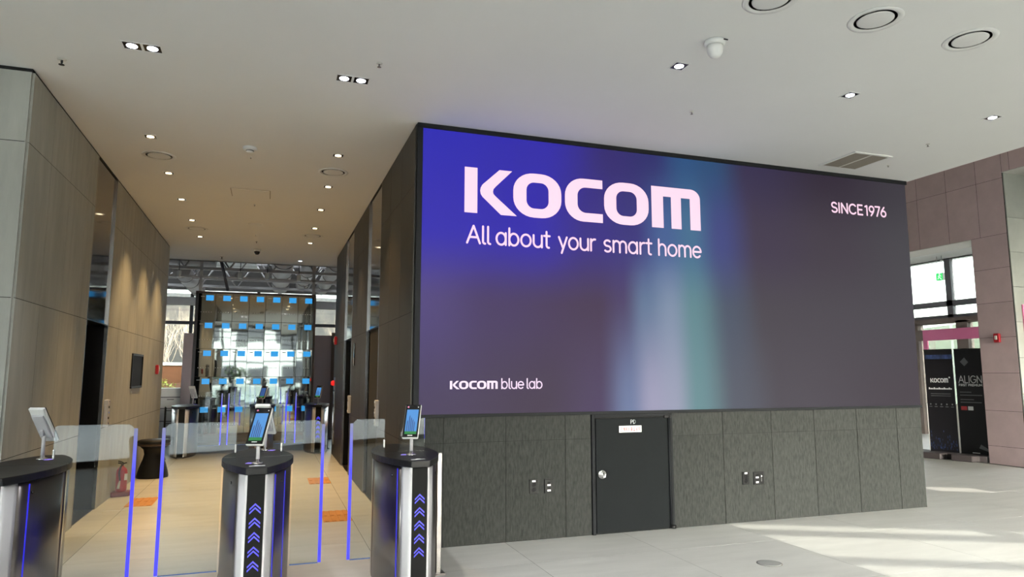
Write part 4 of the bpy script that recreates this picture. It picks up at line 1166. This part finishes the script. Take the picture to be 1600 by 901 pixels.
def bare_tree(x, y, h, seed, label):
    rnd = random.Random(seed)
    t = thing('bare_tree', label, 'tree', (x, y, 0), 0, 'bare trees outside the far window')
    br = MB()
    def grow(p, d, ln, r, lev, mb):
        pts = [p]; rr = [r]
        q = p.copy(); dd = d.copy()
        for s in range(4):
            dd = (dd + Vector((rnd.gauss(0, .14), rnd.gauss(0, .14), rnd.gauss(.04, .08)))).normalized()
            q = q + dd * ln / 4; pts.append(q.copy()); rr.append(r * (1 - .16 * (s + 1)))
        mb.tube([tuple(a) for a in pts], rr, 6 if lev < 2 else 4)
        if lev < 5:
            for c in range(4 if lev < 3 else 2):
                k = rnd.choice((2, 3, 4))
                nd = (dd + Vector((rnd.gauss(0, .38), rnd.gauss(0, .3), rnd.uniform(.2, .7)))).normalized()
                grow(pts[k], nd, ln * rnd.uniform(.68, .88), rr[k] * .66, lev + 1, br)
    tk = MB()
    grow(Vector((0, 0, -.3)), Vector((rnd.gauss(0, .06), 0, 1)).normalized(), h * .24, .085, 0, tk)
    tk.build('trunk', 'bark', t, fix=False); br.build('branches', 'bark', t, fix=False)
tl = ['bare pale tree outside the far window, leftmost', 'bare pale tree with forked trunk outside the far left window', 'bare pale tree outside the middle of the far left window', 'bare pale tree beside the grey partition outside', 'bare tree outside behind the mirrored panel wall', 'bare tree outside right of the mirrored panel wall']
for i, (x, y, h) in enumerate(((-6.2, 37.5, 8), (-4.45, 32.2, 7.5), (-4.3, 38, 8), (-3.25, 34.2, 7.5), (-.6, 34, 7.5), (3.2, 34, 7.5))):
    bare_tree(x, y, h, 11 + i, tl[i])

# ================================================================== ENTRANCE SEEN THROUGH THE RIGHT OPENING
EX = 16.4
vest = struct('ceiling', 'white ceiling of the entrance vestibule', cat='ceiling')
MB().box(XR + .62, EX + .3, 7.0, 16.5, 4.50, 4.7).build('ceiling_slab', 'ceiling', vest)
sstruct(box('wall_vestibule', 'plaster', XR + .62, EX + .2, 15.9, 16.1, -.02, 4.6), 'plain wall closing the vestibule')
wn = struct('window_2', 'glazed entrance front with grey mullions and pink band', (EX, 0, 0), cat='window')
fm = MB()
for z0, z1 in ((3.28, 3.42), (2.98, 3.06)): fm.box(-.06, .06, 6.0, 16.0, z0, z1)
for y, w_ in ((8.4, .08), (10.3, .08), (11.2, .08), (12.85, .16), (14.75, .08), (15.6, .06)): fm.box(-.06, .06, y - w_ / 2, y + w_ / 2, 2.9, 4.5)
fm.build('upper_frame', 'mullion_g', wn)
fm = MB()
fm.box(-.10, .10, 6.0, 16.0, 2.84, 2.98)
for y, w_ in ((9.0, .3), (10.7, .3), (12.0, .16), (12.55, .30), (13.95, .32), (14.75, .1)): fm.box(-.10, .10, y - w_ / 2, y + w_ / 2, 0, 2.9)
fm.build('door_frame', 'taupe', wn)
MB().box(-.14, -.10, 8.0, 13.62, 2.42, 2.70).build('pink_band', 'pink', wn)
MB().box(-.14, -.10, 13.62, 16.0, 2.42, 2.70).build('taupe_band', 'taupe', wn)
MB().box(-.14, -.10, 13.50, 13.62, 2.05, 2.42).build('pink_edge', 'pink', wn)
for a, b in ((6.0, 8.4), (8.4, 10.3), (10.3, 12.85), (12.85, 14.75), (14.75, 16.0)):
    MB().box(-.005, .005, a, b, 2.98, 4.5).build('glass_pane', 'glass_tint', wn)
for a, b in ((9.15, 10.55), (10.85, 11.92), (12.08, 12.4), (12.7, 13.79), (14.11, 14.7)):
    MB().box(-.005, .005, a, b, 0, 2.84).build('glass_pane', 'glass_tint', wn)
portal('portal_entrance', (EX + .3, 11, 2.25), (PI / 2, 0, PI / 2), 10, 4.5)
sstruct(MB().box(16.3, 16.5, -13.5, 6.0, 0, 7.0).box(16.3, 16.5, 6.0, 16.2, 4.5, 7.0).build('wall_entrance', 'plaster'), 'plain plaster wall around the entrance glazing')
t = thing('exit_sign', 'green lit exit sign hanging in the entrance vestibule', 'exit sign', (EX - .6, 12.62, 3.88))
t.scale = (1, .55, .55)
MB().box(-.03, .03, -.17, .17, 0, .34).build('sign_box', 'white', t)
MB().box(-.034, -.03, -.16, .16, .01, .33).build('green_face', 'e_exit', t)
ex = MB()
ex.poly([(-.036, .02, .26), (-.036, -.05, .26), (-.036, -.05, .31), (-.036, .02, .31)])
ribbon_pts = [((.03, .24), (-.02, .15)), ((-.02, .15), (-.08, .06)), ((-.02, .15), (.05, .10)), ((.05, .10), (.10, .04)), ((.02, .22), (-.07, .19)), ((.03, .23), (.09, .18))]
for (a, b), (c, d) in ribbon_pts:
    v = Vector((c - a, d - b)); n_ = Vector((-v.y, v.x)).normalized() * .016
    ex.poly([(-.036, -(a + n_.x), b + n_.y), (-.036, -(c + n_.x), d + n_.y), (-.036, -(c - n_.x), d - n_.y), (-.036, -(a - n_.x), b - n_.y)])
ex.build('running_figure', 'e_exitw', t, fix=False)
for sy in (-.12, .12): MB().tube([(0, sy, .34), (0, sy, 1.12)], .008, 6).build('hanger', 'white', t)
t = thing('vestibule_downlight', 'small dark ceiling light in the entrance vestibule', 'downlight', (14.6, 11.5, 4.5))
MB().box(-.06, .06, -.2, .2, -.012, -.001).build('trim', 'white', t)
for sy in (-.1, .1): MB().lathe([(.05, -.013), (0, -.014)], (0, sy, 0), 16).build('lens', 'mullion_g', t)
sg = thing('pink_sign', 'bright pink panel fixed to the side of the pier', 'sign', (12.20, J2 - .016, 2.02))
MB().box(0, .42, -.02, 0, 0, .72).build('panel', 'pink', sg, .003)

def xbanner(x, y, label, kind):
    """stands at x, faces -X; local frame: x along banner (towards -Y), -y to the viewer"""
    t = thing('roll_banner', label, 'banner', (x, y, 0), -PI / 2 + math.radians(15), 'black banner stands at the entrance')
    t.scale = (.87, 1, 1)
    W, Z0, Z1 = .575, .10, 2.01
    cl = MB().box(-W / 2, W / 2, -.004, .004, Z0, Z1).build('banner_cloth', 'banner', t)
    MB().box(-W / 2, W / 2, -.01, .01, Z1, Z1 + .015).build('top_bar', 'steel', t)
    MB().tube([(0, .03, .10), (0, .03, Z1)], .010, 8).build('support_pole', 'steel', t)
    for sx in (-1, 1): MB().tube([(sx * (W / 2 + .012), .0, .1), (sx * (W / 2 + .012), 0, 1.0)], .009, 8).build('side_rod', 'offwhite', t)
    MB().prism([(-.30, -.40), (.10, -.40), (.16, -.26), (.30, -.24), (.30, .16), (-.30, .16)], 0, .11).build('water_base', 'rubber', t, .012)
    y_ = -.0046
    if kind == 'k':
        a0, a1 = -.19, .17; s_ = (a1 - a0) / (4.373 - 1.713)
        logo(MB(), [(a0 + (a - 1.713) * s_, a0 + (b - 1.713) * s_) for a, b in lx], 1.395, 1.475, y_).build('wordmark', 'print', cl, fix=False)
        MB().lathe([(.016, y_ + .0006), (.016, y_), (0, y_)], (.20, 0, 1.49), 14, 'y').build('dot_mark', 'print', cl)
        m1 = MB()
        for q in range(14): m1.box(-.235 + q * .034, -.235 + q * .034 + .026, y_, y_ + .0006, 1.265, 1.29 + .012 * (q % 3 == 0))
        m1.build('slogan_print', 'print', cl)
        m1 = MB()
        for zz in (1.18, 1.14): m1.box(-.2, .2, y_, y_ + .0006, zz, zz + .008)
        m1.build('small_print', 'print_g', cl)
        m1 = MB()
        for q in range(5):
            cx = -.22 + q * .11
            m1.lathe([(.015, y_ + .0006), (.015, y_), (0, y_)], (cx, 0, .985), 10, 'y'); m1.box(cx - .03, cx + .03, y_, y_ + .0006, .935, .947)
        m1.build('icon_row', 'print_g', cl)
        rnd = random.Random(5); m1 = MB()
        for q in range(60):
            cx, cz = rnd.uniform(-.27, .25), .14 + abs(rnd.gauss(0, .13)); m1.box(cx, cx + .012, y_, y_ + .0006, cz, cz + rnd.uniform(.01, .05))
        tag(m1.build('city_lights_print', 'print_b', cl), None, None, None, 'stuff')
        MB().box(-.27, .28, y_, y_ + .0005, 1.84, 1.92).build('horizon_print', 'print_b', cl)
    else:
        stroke_text('ALIGN', .125, .015, .46, .03, None, -.235, 1.395, y_).build('title_lettering', 'print', cl, fix=False)
        stroke_text('FIRST PREMIUM', .036, .010, .45, .08, None, -.235, 1.335, y_).build('subtitle_lettering', 'print', cl, fix=False)
        MB().prism([(-.10, 1.70), (-.02, 1.77), (-.09, 1.86), (-.18, 1.78)], y_, y_ + .0006, 'y').build('diamond_mark', 'print_g', cl)
        m1 = MB()
        for zz, wd in ((1.215, .22), (1.16, .42), (1.08, .26), (1.03, .40)): m1.box(-.225, -.225 + wd, y_, y_ + .0006, zz, zz + .016)
        m1.build('small_print', 'print_g', cl)
        MB().box(-.225, -.11, y_, y_ + .0006, .895, .965).build('red_badge', 'print_r', cl)
        MB().box(-.09, .01, y_, y_ + .0006, .895, .965).build('white_badge', 'print', cl)
        MB().prism([(.06, .22), (.26, .16), (.26, .20), (.10, .29)], y_, y_ + .0006, 'y').build('ray_print', 'print_g', cl)
        MB().box(-.07, .07, y_, y_ + .0006, .125, .14).build('footer_mark', 'print', cl)
xbanner(12.06, 9.81, 'black banner stand with white wordmark, left of the two at the entrance', 'k')
xbanner(12.19, 9.29, 'black banner stand titled ALIGN, beside the pink-lit pier', 'a')

# ================================================================== OUTSIDE THE FACADE (seen in reflections, shades the lobby)
t = thing('sun_shading_building', 'pale neighbouring office block outside the glass facade, placed to shade the lobby', 'building', (-12.4, -20, -.25))
MB().box(-17, 17, -8, 0, 0, 9.6).build('body', 'building', t)  # added to keep the sun off the left of the lobby floor
for i in range(11):
    for j in range(3):
        wq = MB().box(-15.6 + i * 2.9, -13.6 + i * 2.9, -.001, .03, 1.0 + j * 3.0, 2.7 + j * 3.0).build('window', 'mullion', t)
t = thing('potted_tree', 'leafy green potted plant behind the viewer seen in mirrored panels', 'plant', (-1.75, -1.6, 0))
MB().lathe([(.20, 0), (.26, .02), (.30, .55), (.28, .56), (.26, .50), (0, .49)], (0, 0, 0), 28).build('pot', 'white', t)
MB().lathe([(.255, .495), (0, .50)], (0, 0, 0), 24).build('soil', 'soil', t)
MB().tube([(0, 0, .48), (.03, .02, .9), (-.02, 0, 1.4), (.03, 0, 1.75)], [.03, .026, .022, .012], 8).build('stem', 'bark', t)
leafcloud((0, 0, 1.65), .62, .55, .45, 420, .20, 3).build('foliage', 'leaf', t, fix=False)
